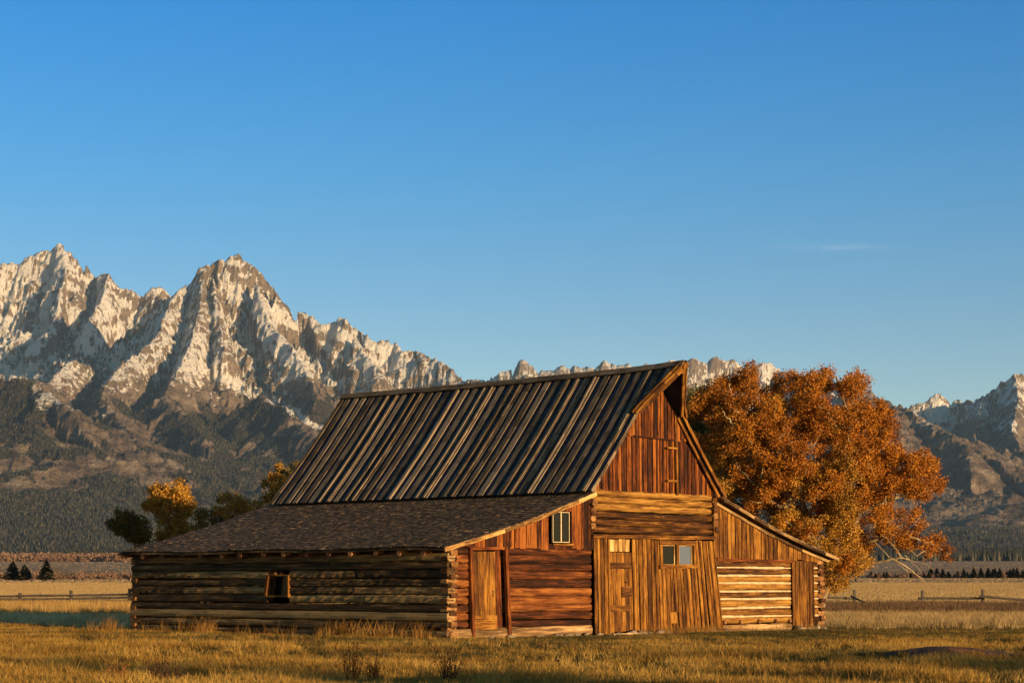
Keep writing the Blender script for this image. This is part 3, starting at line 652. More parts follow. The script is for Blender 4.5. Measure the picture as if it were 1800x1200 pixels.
# log band above, with pointed ends, and the crossing log heads
mb = MB(); hes = {5.50: MB(), 11.02: MB()}
for i, (a, b) in enumerate(courses(2.82, 4.05, 6, .08)):
    zc = (a + b) / 2
    log(mb, (5.58, .02 + random.uniform(-.02, .02), zc), (10.92 + random.uniform(-.06, .04), .02, zc + random.uniform(-.02, .02)), (b - a) / 2 * .98, .13, U_, -Y, seg=16, wob=.022, sq=2.1, point=.25)
    for sx in (5.50, 11.02):
        log(hes[sx], (sx + random.uniform(-.03, .03), -.15 + random.uniform(-.05, .04), zc + .09), (sx, .3, zc + .09), (b - a) / 2 * .85, .11, U_, X, seg=3, n=9, wob=.02, sq=2.2)
mb.build('log_wall', M['log'], barn)
for he in hes.values(): he.build('crossing_logs', M['log_end'], barn)
# gable
vboards('gable_boards', 5.62, 10.95, 4.03, lambda s: min(gab(s), 5.70), -.04, M['board_red'], .17, batten=.55, ragb=.04, gap=.028)
vboards('gable_boards', 6.7, 9.85, 5.60, lambda s: gab(s), -.085, M['board_red'], .17, batten=.45, ragb=.06, gap=.028)
mb = MB(); plank(mb, (9.22, -.12, 3.98), (9.16, -.12, 6.45), X, Y, .09, .06, seg=6, jit=.006); mb.build('post', M['board'], barn)
mb = MB(); plank(mb, (7.25, -.11, 5.60), (9.15, -.11, 5.57), Z, Y, .05, .04, seg=5, jit=.006); mb.build('hay_door_rail', M['board_red'], barn)
for z_ in (5.33, 4.38):
    mb = MB(); plank(mb, (8.72, -.13, z_), (9.2, -.13, z_), Z, Y, .06, .11, seg=2, jit=.006); mb.build('hinge_block', M['board'], barn)
# --- right wing front
mb = MB()
cs = courses(.22, 2.16, 8, .1)
for i, (a, b) in enumerate(cs):
    zc = (a + b) / 2
    for p, q in ((10.98 + .3 * (1 - zc / 2.2), 14.86), (15.98, 16.30)):
        log(mb, (p, .08 + random.uniform(-.015, .015), zc), (q, .08, zc + random.uniform(-.012, .012)), (b - a) / 2 * .84, .13, U_, -Y, seg=9 if q < 15 else 2, wob=.016, sq=2.3)
        L_ = q - p; k = p; ch = MB()
        while k < q - .1:
            e = min(q, k + random.uniform(.5, 1.6))
            log(ch, (k, -.028, b - .005), (e, -.028, b - .005 + random.uniform(-.008, .008)), random.uniform(.022, .040), .028, U_, -Y, seg=5, n=8, wob=.009, sq=2)
            k = e - .01
        ch.build('chinking', M['chink'], barn)
mb.build('front_wall', M['log'], barn)
for c in (11.45, 12.25, 13.15, 14.0, 14.72):
    mb = MB(); log(mb, (c, -.12, .30), (c, .1, .30), .065, .06, U_, X, seg=2, n=9, wob=.01, sq=2); mb.build('joist_end', M['log_end'], barn)
vboards('gable_boards', 11.08, 16.50, lambda s: 2.16 + .03 * sin(s * 5), rakeR, -.06, M['board'], .20, batten=.35, ragb=.05, gap=.03)
mb = MB(); plank(mb, (11.0, -.10, 2.2), (11.0, -.10, 3.95), X, Y, .16, .06, seg=4, jit=.006); mb.build('post', M['board'], barn)
mb = MB(); plank(mb, (11.08, -.09, 2.14), (14.95, -.09, 2.10), Z, Y, .09, .07, seg=8, jit=.006); mb.build('beam', M['board_red'], barn)
vboards('door', 14.84, 16.0, .07, 2.13, -.11, M['board'], .17, batten=.3, ragb=.02, gap=.02)
mb = MB(); plank(mb, (14.9, -.12, .03), (16.1, -.12, .03), Z, Y, .10, .18, seg=3, jit=.008); mb.build('door_step', M['pale_log'], barn)
# --- walls away from the camera
mb = MB()
for a, b in courses(.02, 2.25, 9):
    log(mb, (16.42, BL, (a + b) / 2), (16.42, 0, (a + b) / 2), (b - a) / 2, .13, U_, X, seg=8)
    log(mb, (0, BL - .02, (a + b) / 2), (16.4, BL - .02, (a + b) / 2), (b - a) / 2, .13, U_, Y, seg=8)
mb.build('back_wall', M['log_side'], barn)
def backtop(s): return min(gab(s), RZ) if 5.5 <= s <= 11.0 else (rakeL(s) if s < 5.5 else rakeR(s))
vboards('back_gable', .1, 16.4, 2.2, backtop, BL - .05, M['board_red'], .25, gap=.0)
# --- side window
w = MB()
plank(w, (-.10, 7.14, 1.10), (-.10, 7.05, 1.64), Y, X, .10, .14, seg=2, jit=.004)
plank(w, (-.12, 6.15, 1.05), (-.12, 6.18, 1.66), Y, X, .05, .10)
plank(w, (-.10, 6.12, 1.66), (-.10, 7.16, 1.66), Z, X, .04, .08); plank(w, (-.10, 6.12, 1.08), (-.10, 7.16, 1.08), Z, X, .04, .08)
wo = w.build('window', M['board'], barn)
g = MB(); plank(g, (.12, 6.12, 1.37), (.12, 7.16, 1.37), Z, X, .6, .01); g.build('pane', M['glass'], wo)
w = MB(); plank(w, (-.02, 6.98, 1.10), (.0, 6.90, 1.64), Y, X, .10, .03); w.build('shutter_board', M['board'], barn)
# --- rafters of the left wing (pole ends under the eave)
for i in range(15):
    y = .55 + i * .925 + random.uniform(-.06, .06)
    mb = MB(); z1 = 2.235 + random.uniform(-.015, .015); s1 = -.36 - random.uniform(0, .07)
    log(mb, (s1, y, z1), (1.6, y, z1 + .20 * (1.6 - s1)), .085, .085, U_, Y, seg=4, n=10, wob=.012, sq=2)
    mb.build('rafter', M['rafter'], barn)
mb = MB(); log(mb, (-.05, -.1, 2.28), (-.05, BL + .1, 2.27), .05, .10, U_, -X, seg=10); mb.build('wall_plate', M['log_side'], barn)
# --- roofs
def lroof(u, y): return (-.42 + 5.9 * u, y, 2.335 + 1.60 * u - .10 * sin(pi * u) * .9 + .02 * sin(y * 1.1) * (1 - u))
def rroof(u, y): return (16.98 - 5.9 * u, y, 2.24 + 1.72 * u - .11 * sin(pi * u) + .015 * sin(y * .9))
def shingles(name, fn, y0, y1, out):
    mb = MB(); rows = 36; L = 6.12; nrm = np.array([-out * .27, 0, 1.]); nrm /= np.linalg.norm(nrm)
    for r in range(rows):
        u = r / rows; y = y0 + random.uniform(-.02, .04)
        while y < y1:
            w_ = random.uniform(.09, .22); e = min(y + w_, y1 + random.uniform(-.02, .03))
            du = random.uniform(-.0035, .0035) + .004 * sin(y * 2.3 + r)
            ua = max(u + du, -.006); ub = min(u + 1.9 / rows, 1.0)
            lift = .026 + random.uniform(-.002, .004) + (.012 if random.random() < .02 else 0)
            A_ = np.array(fn(ua, y)); B_ = np.array(fn(ua, e)); C_ = np.array(fn(ub, e)); D_ = np.array(fn(ub, y))
            th = .013; rr_ = random.random() * 60
            vs = [A_ + nrm * (lift - th), B_ + nrm * (lift - th), C_ + nrm * .0, D_ + nrm * .0, A_ + nrm * (lift + th * .6), B_ + nrm * (lift + th * .6), C_ + nrm * .011, D_ + nrm * .011]
            g_ = [(rr_, 0, rr_), (rr_, w_, rr_), (rr_ + .26, w_, rr_), (rr_ + .26, 0, rr_)] * 2
            mb.add(vs, [(0, 3, 2, 1), (4, 5, 6, 7), (0, 1, 5, 4), (1, 2, 6, 5), (2, 3, 7, 6), (3, 0, 4, 7)] if out < 0 or True else [], g_, np.clip(np.array([-.1, -.1, 1, 1] * 2) + random.gauss(0, .13), -.3, 1.2))  # butt ends toned darker, painting the shade line between courses
            y = e + random.uniform(.002, .008)
    return mb.build(name, M['shingle'], barn)
def deck(name, fn, y0, y1, th, mat, nu=12, ny=24):
    mb = MB(); vs = []; 
    for dz in (-.012, -.012 - th):
        for i in range(nu + 1):
            for j in range(ny + 1):
                p = fn(i / nu, y0 + (y1 - y0) * j / ny); vs.append((p[0], p[1], p[2] + dz))
    q = lambda l, i, j: l * (nu + 1) * (ny + 1) + i * (ny + 1) + j
    fs = []
    for i in range(nu):
        for j in range(ny):
            fs.append((q(0, i, j), q(0, i, j + 1), q(0, i + 1, j + 1), q(0, i + 1, j))); fs.append((q(1, i, j), q(1, i + 1, j), q(1, i + 1, j + 1), q(1, i, j + 1)))
        fs.append((q(0, i, 0), q(0, i + 1, 0), q(1, i + 1, 0), q(1, i, 0))); fs.append((q(0, i, ny), q(1, i, ny), q(1, i + 1, ny), q(0, i + 1, ny)))
    for j in range(ny):
        fs.append((q(0, 0, j), q(1, 0, j), q(1, 0, j + 1), q(0, 0, j + 1))); fs.append((q(0, nu, j), q(0, nu, j + 1), q(1, nu, j + 1), q(1, nu, j)))
    g_ = [(v[1], v[0] * 1.2, v[2]) for v in vs]
    mb.add(vs, fs, g_, .4); return mb.build(name, mat, barn)
deck('roof', lroof, -.24, BL + .38, .05, M['log_side']); deck('roof', rroof, -.36, BL + .30, .05, M['log_side'])
shingles('shingles', lroof, -.26, BL + .40, 1)
shingles('shingles', rroof, -.38, BL + .30, -1)
# rake boards of the wings
def strip(mb, fn, y, dz, w_, th, u0=0, u1=1, n=8):
    for k in range(n):
        a = np.array(fn(u0 + (u1 - u0) * k / n, y)); b = np.array(fn(u0 + (u1 - u0) * (k + 1) / n, y)); a[2] += dz; b[2] += dz
        ax = un(b - a); upv = np.cross(ax, Y); upv = upv * np.sign(upv[2])
        plank(mb, a, b + ax * .002, upv, Y, w_ * random.uniform(.9, 1.08), th)
mb = MB(); strip(mb, lroof, -.265, -.045, .10, .03); mb.build('rake_board', M['board_pale'], barn)
mb = MB(); strip(mb, rroof, -.39, -.05, .09, .035); mb.build('rake_board', M['log_side'], barn)
mb = MB(); strip(mb, rroof, -.10, -.15, .11, .08, .03, 1); mb.build('rake_beam', M['log_side'], barn)
# upper roof
def uroof(side):
    def fn(u, y):
        s0 = ES - .05 if side < 0 else ES2 + .05
        s = s0 + (RS - s0) * u; z = EZ + .02 + (RZ + .02 - EZ) * u - .09 * sin(pi * u)
        sag = -.05 * sin(pi * np.clip((y + 1) / (BL + 1), 0, 1)) * u + .05 * u * math.exp(-((y + 1.1) / .8) ** 2)
        return (s, y, z + sag)
    return fn
UL = uroof(-1); UR = uroof(1)
yF = -.28; yB = BL + .05; tipY = -1.20; HU = .66     # the hood starts at this share of the slope
def front(u): return yF if u < HU else yF + (tipY - yF) * ((u - HU) / (1 - HU))
def back(u): return yB - .18 * u
for side, fn in ((-1, UL), (1, UR)):
    nrm = un(np.array([side * (RZ - EZ), 0, RS - ES])); nu, ny = 18, 26; vs = []
    for dz in (0, -.05):
        for i in range(nu + 1):
            u = i / nu
            for j in range(ny + 1):
                y = front(u) + (back(u) - front(u)) * j / ny; p = np.array(fn(u, y)) + nrm * dz; vs.append(p)
    q = lambda l, i, j: l * (nu + 1) * (ny + 1) + i * (ny + 1) + j
    fs = []
    for i in range(nu):
        for j in range(ny):
            fs.append((q(0, i, j), q(0, i, j + 1), q(0, i + 1, j + 1), q(0, i + 1, j))); fs.append((q(1, i, j), q(1, i + 1, j), q(1, i + 1, j + 1), q(1, i, j + 1)))
        fs.append((q(0, i, 0), q(0, i + 1, 0), q(1, i + 1, 0), q(1, i, 0))); fs.append((q(0, i, ny), q(1, i, ny), q(1, i + 1, ny), q(0, i + 1, ny)))
    for j in range(ny): fs.append((q(0, 0, j), q(1, 0, j), q(1, 0, j + 1), q(0, 0, j + 1)))
    mb = MB(); mb.add(vs, fs); ro = mb.build('roof', M['tar'], barn)
    mb = MB(); pitch = .392; y = yB - .12; k = 0
    while y > tipY + .12:
        u0 = 0.0
        if y < yF + .02: u0 = HU + (1 - HU) * (yF - y) / (yF - tipY) + .02
        if y > yB - .3: pass
        w_ = random.uniform(.185, .235); yj = y + random.uniform(-.02, .02)
        if k == 0: w_ = .16
        n_ = 10; pts = []
        for i in range(n_ + 1):
            u = u0 + (.995 - u0) * i / n_ - (.006 + random.uniform(0, .004) if i == 0 and u0 == 0 else 0)
            pts.append(np.array(fn(u, yj + (.0 if k else -.1 * u))) + nrm * .022)
        tn = random.random(); sk = random.uniform(-.012, .012); lift = random.uniform(0, .012)
        for i in range(n_):
            sh = Y * sk * (i - n_ / 2) / n_; sh2 = Y * sk * (i + 1 - n_ / 2) / n_
            plank(mb, pts[i] + sh + nrm * lift, pts[i + 1] + sh2 + nrm * lift, Y, nrm, w_, .034, tone=tn)
        if random.random() < .45:                      # narrow cover strip nailed on
            off = random.uniform(-.05, .05); wn = random.uniform(.05, .10); tn = random.random()
            for i in range(n_): plank(mb, pts[i] + Y * off + nrm * (.03 + lift), pts[i + 1] + Y * (off + random.uniform(-.002, .002)) + nrm * (.03 + lift), Y, nrm, wn, .03, tone=tn)
        y -= pitch * random.uniform(.94, 1.06); k += 1
    mb.build('roof_boards', M['roofboard'], ro)
    mb = MB()
    ys2 = np.linspace(tipY - .03, yB - .15, 15)
    for a, b in zip(ys2[:-1], ys2[1:]):
        A_ = np.array(fn(1.0, a)); B_ = np.array(fn(1.0, b)); dn = un(np.array(fn(.9, 3)) - np.array(fn(1.0, 3)))
        plank(mb, A_ + dn * .08 + nrm * .085, B_ + dn * .08 + nrm * .085, dn, nrm, .20, .032, tone=.35)
    mb.build('ridge_cap', M['roofboard'], ro)
    # barge boards along the front edge, in two layers on the hood
    def edge(mb, u0, u1, n_, dy, w_, th, dz, mat_j=.004):
        for i in range(n_):
            ua = u0 + (u1 - u0) * i / n_; ub = u0 + (u1 - u0) * (i + 1) / n_
            A_ = np.array(fn(ua, front(ua) + dy)) + nrm * dz; B_ = np.array(fn(ub, front(ub) + dy)) + nrm * dz
            ax = un(B_ - A_); t2 = un(np.cross(ax, nrm))
            plank(mb, A_, B_ + ax * .01, nrm, t2, w_ * random.uniform(.94, 1.05), th)
    mb = MB(); edge(mb, HU, 1.0, 5, -.02, .15, .05, -.07); edge(mb, HU - .03, .99, 5, -.05, .08, .05, .03); edge(mb, HU - .03, .995, 5, .05, .06, .07, .075); mb.build('hood_edge', M['board'], barn)
    mb = MB(); edge(mb, 0.0, HU, 6, -.02, .10, .035, -.02); edge(mb, 0.02, HU, 6, .12, .12, .06, -.10); mb.build('barge_board', M['board'] if side > 0 else M['roofboard'], barn)
    if side < 0: continue
    mb = MB()
    log(mb, (11.15 if side > 0 else 5.35, -.32, 3.92), (11.15 if side > 0 else 5.35, BL + .1, 3.92), .075, .075, U_, X, seg=4, n=10, sq=2); mb.build('purlin', M['log_end'], barn)
mb = MB(); log(mb, (RS, -1.12, RZ - .16), (RS, 3.0, RZ - .18), .07, .06, U_, X, seg=4, n=8, sq=2.5); mb.build('hay_beam', M['board'], barn)
# --- foundation stones
def rock(r):
    bm_v = []; n1, n2 = 7, 9
    ph = random.random() * 9
    for i in range(n1 + 1):
        t = pi * i / n1
        for j in range(n2):
            p = 2 * pi * j / n2; k = 1 + .22 * sin(2.1 * p + ph + 1.3 * t) + random.uniform(-.07, .07)
            bm_v.append((r * k * sin(t) * cos(p) * 1.25, r * k * sin(t) * sin(p), r * k * cos(t) * .72))
    fs = [(n2 * i + j, n2 * i + n2 + j, n2 * i + n2 + (j + 1) % n2, n2 * i + (j + 1) % n2) for i in range(n1) for j in range(n2)]
    return bm_v, fs
protos = []
for k in range(6):
    vs, fs = rock(.11); mb = MB(); mb.add(vs, fs, np.array(vs) * 3, random.random())
    o = mb.build('foundation_stone', M['stone'], barn, smooth=True); protos.append(o)
spots = []
x_ = 1.2
while x_ < 5.4: spots.append((x_, random.uniform(-.2, -.08), random.uniform(-.03, .04), random.uniform(.5, .95))); x_ += random.uniform(.13, .3)
x_ = 5.5
while x_ < 11.3: spots.append((x_, random.uniform(-.42, -.16), random.uniform(-.02, .05), random.uniform(.7, 1.5))); x_ += random.uniform(.16, .32)
for q in (11.6, 12.1, 13.0, 14.3): spots.append((q, -.25, -.02, .6))
for q in (14.9, 15.15, 15.5, 15.9, 16.2, 16.45): spots.append((q, random.uniform(-.35, -.1), .02, random.uniform(.9, 1.5)))
for q in (3.2, 3.5, 4.6, 5.0, 5.25, 5.5, 5.8, 6.05): spots.append((-.12 - random.random() * .1, q, .0, random.uniform(.7, 1.1)))
for i, (x_, y_, z_, sc) in enumerate(spots):
    o = protos[i] if i < 6 else protos[i % 6].copy()
    if i >= 6: col.objects.link(o)
    o.parent = barn; o.location = (x_, y_, z_); o.scale = (sc * random.uniform(.8, 1.2), sc * random.uniform(.8, 1.1), sc * random.uniform(.7, 1)); o.rotation_euler = (random.uniform(-.3, .3), random.uniform(-.3, .3), random.random() * 6)

#==REST==
# ---------------------------------------------------------------- trees
def inpoly(px, py, poly):
    poly = np.asarray(poly, float); c = np.zeros(len(px), bool); j = len(poly) - 1
    for i in range(len(poly)):
        xi, yi = poly[i]; xj, yj = poly[j]
        m_ = ((yi > py) != (yj > py)) & (px < (xj - xi) * (py - yi) / (yj - yi + 1e-9) + xi); c ^= m_; j = i
    return c
M['bark'] = wood('cottonwood_bark', (.14, .10, .06), (.28, .21, .13), (.42, .34, .22), across=7, along=2, bmp=.8, dist=.03)
M['leaf_orange'] = leafmat('orange_autumn_leaves', (.17, .052, .008), (.36, .130, .012), (.56, .255, .026), .25)
M['leaf_gold'] = leafmat('gold_autumn_leaves', (.20, .10, .016), (.38, .19, .025), (.55, .31, .05), .25)
M['leaf_green'] = leafmat('dark_green_leaves', (.045, .050, .014), (.085, .080, .022), (.20, .125, .028), .2)
M['leaf_olive'] = leafmat('olive_leaves', (.10, .075, .018), (.17, .12, .025), (.30, .18, .035), .25)
def tree(name, label, base, D, thick, outline, limbs, leaf, nclump, nleaf, size, holes=.0, seed=1, cr=.62, cat='tree', group=None, second=None, split=None):
    """outline and limbs are measured on the photo and stood up at distance D; clumps fill the outline with real depth"""
    R_ = np.random.default_rng(seed); root = empty(name, base)
    tag(root, label, cat, group)
    poly = np.array(outline, float); b0, b1 = poly.min(0), poly.max(0); cx = (b0 + b1) / 2; hw = (b1 - b0) / 2
    P = []; tries = 0
    k = D / FPX
    while len(P) < nclump and tries < nclump * 60:
        tries += 1
        p = b0 + (b1 - b0) * R_.random(2)
        if not inpoly(np.array([p[0]]), np.array([p[1]]), poly)[0]: continue
        if holes and float(fbm(np.array([p[0] / 42. + seed]), np.array([p[1] / 42.]), 2, seed)[0]) > holes: continue
        # keep a clump radius inside the outline
        rad = cr / k
        ok = sum(inpoly(p[0] + np.array([1, -1, 0, 0]) * rad * .75, p[1] + np.array([0, 0, 1, -1]) * rad * .75, poly))
        if ok < 4 and R_.random() < .85: continue
        e = ((p - cx) / hw); dd = math.sqrt(max(.06, 1 - min(1, e @ e)))
        v = R_.uniform(-1, 1); v = math.copysign(abs(v) ** .6, v) * dd * thick
        P.append(np.array(at(p[0], p[1], D + v)) )
    P = np.array(P); base = np.array(base, float)
    # limbs
    mb = MB(); nodes = []
    for path, r0, r1 in limbs:
        pts = [np.array(at(px, py, D + dz)) for px, py, dz in path]
        if path[0][2] == 0 and abs(pts[0][2]) < 1.5: pts[0][2] = base[2] - .2
        fine = []
        for a, b in zip(pts[:-1], pts[1:]):
            for q in range(5): fine.append(a + (b - a) * q / 5 + R_.normal(0, .03, 3))
        fine.append(pts[-1]); rad = [r0 + (r1 - r0) * (i / (len(fine) - 1)) ** .8 for i in range(len(fine))]
        vs, fs = tube_arr(fine, rad, 8); mb.add(np.array(vs) - base, fs, [(v[2], (v[0] + v[1]), 0) for v in vs], R_.random())
        nodes += [(p_, r_) for p_, r_ in zip(fine, rad)][3:]
    NP = np.array([n_[0] for n_ in nodes]); NR = np.array([n_[1] for n_ in nodes])
    LV = []; 
    order = np.argsort([np.min(np.linalg.norm(NP - p, axis=1)) for p in P])
    for oi in order:
        p = P[oi]; d = np.linalg.norm(NP - p, axis=1) + np.maximum(0, NP[:, 2] - p[2] + .2) * .8
        j = int(np.argmin(d)); a = NP[j]; r_a = min(NR[j] * .6, .05); L = np.linalg.norm(p - a)
        if L > .15:
            mid = (a + p) / 2 + np.array([0, 0, -.08 * L]) + R_.normal(0, .05 * L, 3)
            fine = [a, a * .5 + mid * .5 + R_.normal(0, .02, 3), mid, mid * .5 + p * .5, p]
            rad = [max(r_a, .02) * (1 - .17 * i) for i in range(5)]
            vs, fs = tube_arr(fine, rad, 5); mb.add(np.array(vs) - base, fs, [(v[2], (v[0] + v[1]), 0) for v in vs], R_.random())
            NP = np.vstack([NP, mid, p]); NR = np.concatenate([NR, [rad[2], rad[4]]])
        # leaf sprays round the clump centre
        ns = 9; tone = R_.normal(0, .13)
        for s_ in range(ns):
            dr = R_.normal(0, 1, 3); dr /= np.linalg.norm(dr); dr[2] = dr[2] * .8 + .1
            q = p + dr * cr * R_.uniform(.45, .95)
            if R_.random() < .5:
                vs, fs = tube_arr([p, (p + q) / 2 + R_.normal(0, .03, 3), q], [.012, .009, .005], 4); mb.add(np.array(vs) - base, fs, None, .8)
            m_ = max(3, int(nleaf / nclump / ns * R_.uniform(.6, 1.4)))
            LV.append(np.column_stack([q + R_.normal(0, cr * .24, (m_, 3)), np.full(m_, .5 + tone) + R_.normal(0, .16, m_), np.full(m_, float(split(p) if split else 0))]))
    mb.build('trunk', M['bark'], root)
    LV = np.concatenate(LV)
    def leaves(LV_, nm, mat):
        n = len(LV_); a = R_.normal(0, 1, (n, 3)); a /= np.linalg.norm(a, axis=1)[:, None]
        b = np.cross(a, R_.normal(0, 1, (n, 3))); b /= np.linalg.norm(b, axis=1)[:, None]
        s_ = size * R_.uniform(.6, 1.3, (n, 1)); c = LV_[:, :3] - base
        V = np.stack([c - a * s_, c + b * s_ * .62, c + a * s_, c - b * s_ * .62], 1).reshape(-1, 3)
        F = np.arange(n * 4).reshape(n, 4)
        link_mesh(nm, V, F, mat, root, attrs={'tone': np.repeat(np.clip(LV_[:, 3], 0, 1), 4)})
    if second is not None:
        leaves(LV[LV[:, 4] < .5], 'crown', leaf); leaves(LV[LV[:, 4] >= .5], 'crown', second)
    else: leaves(LV, 'crown', leaf)
    return root
D1 = 88.
def base_at(px, D): v = at(px, 1000, D); return (v.x, D, float(gz(v.x, D)))
big = [(1205,760),(1200,720),(1222,700),(1238,668),(1262,664),(1272,655),(1300,648),(1328,650),(1338,660),(1352,656),(1385,655),(1398,662),(1408,668),(1412,648),(1432,638),(1456,640),(1470,640),(1486,646),(1500,642),(1518,655),(1534,668),(1540,684),(1536,705),(1552,712),(1566,725),(1572,750),(1568,765),(1582,785),(1600,780),(1625,782),(1645,800),(1650,820),(1664,832),(1672,850),(1671,880),(1655,898),(1632,898),(1608,888),(1585,895),(1612,900),(1642,910),(1650,940),(1672,958),(1672,974),(1650,974),(1625,966),(1600,970),(1578,966),(1562,962),(1552,955),(1545,945),(1535,935),(1525,960),(1535,980),(1530,1000),(1505,1010),(1488,1030),(1470,1050),(1446,1050),(1432,1010),(1420,985),(1400,960),(1340,925),(1270,880),(1240,840),(1225,800)]
limbs = [([(1428,1100,0),(1432,1040,0),(1436,980,-.2),(1424,930,-.5),(1408,870,-.9),(1392,800,-1.2),(1380,740,-1.2)], .24, .05),
 ([(1434,1100,0),(1450,1030,.1),(1480,970,.3),(1510,900,.6),(1535,840,.6),(1552,790,.4)], .24, .05),
 ([(1430,1040,.2),(1425,985,.8),(1390,930,1.4),(1370,860,1.6),(1350,790,1.5),(1330,720,1.2),(1322,680,.9)], .20, .04),
 ([(1440,980,-.2),(1400,900,-1.8),(1380,855,-2.6),(1376,800,-3.0),(1360,775,-3.1)], .11, .04),
 ([(1400,900,-1.8),(1352,880,-2.6),(1325,850,-3.0),(1300,825,-3.2)], .09, .03),
 ([(1352,880,-2.6),(1340,845,-3.1),(1336,820,-3.2)], .05, .02),
 ([(1424,930,-.5),(1450,880,-1.6),(1475,840,-2.4),(1500,800,-2.6)], .10, .03),
 ([(1488,970,.3),(1530,950,-.4),(1575,935,-.8),(1620,950,-1.0),(1655,965,-1)], .10, .02),
 ([(1510,900,.6),(1560,880,0),(1610,860,-.3),(1650,850,-.4)], .10, .03),
 ([(1535,840,.6),(1500,760,.6),(1480,700,.5),(1470,660,.4)], .10, .03),
 ([(1350,790,1.5),(1290,730,1.2),(1285,700,-1.2),(1282,675,-1.4)], .09, .03),
 ([(1480,760,-.6),(1500,728,-1.2),(1520,712,-1.4)], .05, .02),
 ([(1376,800,-3.0),(1300,770,-2.6),(1284,742,-2.8),(1270,722,-2.8)], .06, .02)]
tree('cottonwood_tree', 'large spreading orange autumn cottonwood standing behind the right wing of the barn', base_at(1430, D1), D1, 4.2, big, limbs,
     M['leaf_orange'], 600, 300000, .046, holes=.37, seed=5, cr=.46, second=M['leaf_gold'], split=lambda p: fbm(np.array([p[0] / 2.2]), np.array([p[2] / 1.6 + p[1] / 3]), 2, 3)[0] + (3.9 - p[2]) * .14 > .02)
tree_low = [(1440,975),(1475,965),(1510,985),(1520,1005),(1490,1030),(1472,1048),(1444,1044),(1434,1005)]
dk = [(1188,760),(1190,715),(1205,695),(1222,672),(1245,668),(1262,690),(1275,730),(1290,780),(1300,830),(1320,880),(1345,905),(1360,940),(1400,965),(1450,975),(1500,990),(1505,1010),(1480,1040),(1448,1046),(1400,1040),(1300,1000),(1240,960),(1200,900),(1188,830)]
tree('dark_tree', 'dark green tree in the shade between the barn peak and the orange cottonwood', base_at(1290, 96), 96., 3.2, dk,
     [([(1290,1080,0),(1288,980,0),(1270,880,.3),(1250,780,.4),(1240,710,.4)], .22, .05), ([(1288,980,0),(1330,920,.4),(1370,930,.5),(1400,980,.5)], .14, .04), ([(1270,880,.3),(1215,820,0),(1205,750,0)], .1, .03)],
     M['leaf_green'], 150, 60000, .065, seed=9, cr=.60)
# bare dead limb hanging from the cottonwood, part of that tree
def bare(root, paths, mat=None):
    mb = MB(); b = np.array(root.location)
    for path, r0, r1 in paths:
        pts = [np.array(at(px, py, D1 + dz)) for px, py, dz in path]; fine = []
        for a, c in zip(pts[:-1], pts[1:]):
            for q in range(3): fine.append(a + (c - a) * q / 3 + rng.normal(0, .012, 3))
        fine.append(pts[-1]); vs, fs = tube_arr(fine, np.linspace(r0, r1, len(fine)), 6)
        mb.add(np.array(vs) - b, fs, [(v[2], v[0], 0) for v in vs], .8)
    return mb.build('dead_limb', mat or M['bark'], root)
bigt = bpy.data.objects['cottonwood_tree']
bare(bigt, [([(1490,1000,-.3),(1530,991,-1),(1560,985,-1.4),(1580,979,-1.6),(1600,984,-1.7)], .075, .03), ([(1570,982,-1.5),(1590,994,-1.6),(1612,1010,-1.7),(1628,1024,-1.8)], .05, .015),
            ([(1545,935,-.6),(1562,950,-.9),(1575,965,-1),(1584,978,-1.1)], .06, .03), ([(1535,950,-.6),(1560,975,-.9),(1590,1000,-1),(1615,1012,-1)], .02, .008), ([(1590,975,-1.6),(1610,995,-1.7),(1622,1008,-1.7)], .015, .006),
            ([(1590,990,-1.6),(1596,1008,-1.6),(1598,1020,-1.6)], .014, .005), ([(1600,984,-1.7),(1625,990,-1.8),(1640,1000,-1.8)], .014, .005), ([(1575,965,-1),(1572,950,-1),(1590,945,-1.1)], .02, .008)])
tree('rust_tree', 'low dark olive tree with rusty leaves, leftmost behind the barn roof', base_at(240, 128), 128., 2.0,
     [(190,925),(196,900),(212,890),(228,895),(240,905),(262,915),(270,940),(268,965),(250,975),(236,955),(215,945),(198,940)],
     [([(248,1080,0),(242,980,0),(225,915,0)], .16, .04), ([(242,980,0),(256,940,.3),(258,925,.3)], .1, .03)], M['leaf_green'], 62, 12000, .075, seed=21, cr=.40, second=M['leaf_olive'], split=lambda p: random.random() < .6)
tree('golden_tree', 'round orange-topped tree with dark green skirt rising behind the left end of the barn roof', base_at(288, 124), 124., 2.6,
     [(247,888),(258,868),(272,852),(295,850),(318,848),(334,858),(345,875),(344,895),(330,905),(340,925),(350,950),(330,985),(270,985),(262,950),(275,925),(262,900),(250,898)],
     [([(286,1080,0),(286,960,0),(284,900,0),(275,865,0)], .2, .05), ([(286,930,0),(305,890,.3),(315,860,.3)], .1, .03), ([(286,915,0),(320,905,-.2),(335,885,-.2)], .08, .03)],
     M['leaf_gold'], 110, 24000, .07, seed=24, cr=.42, holes=.42, second=M['leaf_green'], split=lambda p: p[2] < 3.9 + random.uniform(-.5, .5))
tree('sparse_tree', 'thin yellowing tree with pale bare limbs between the golden tree and the roof slope', base_at(392, 118), 118., 2.4,
     [(340,900),(352,880),(368,868),(385,868),(400,864),(420,862),(436,868),(440,880),(462,880),(470,900),(440,960),(345,975),(338,935)],
     [([(390,1080,0),(395,960,0),(405,895,0),(415,870,0)], .18, .04), ([(395,940,0),(375,895,.3),(365,880,.3)], .08, .02), ([(400,915,0),(425,890,-.3),(432,878,-.3)], .06, .02)],
     M['leaf_olive'], 85, 15000, .065, seed=27, cr=.38, holes=.40, second=M['leaf_gold'], split=lambda p: p[0] > at(385, 900, 118).x and p[2] > 4.0)
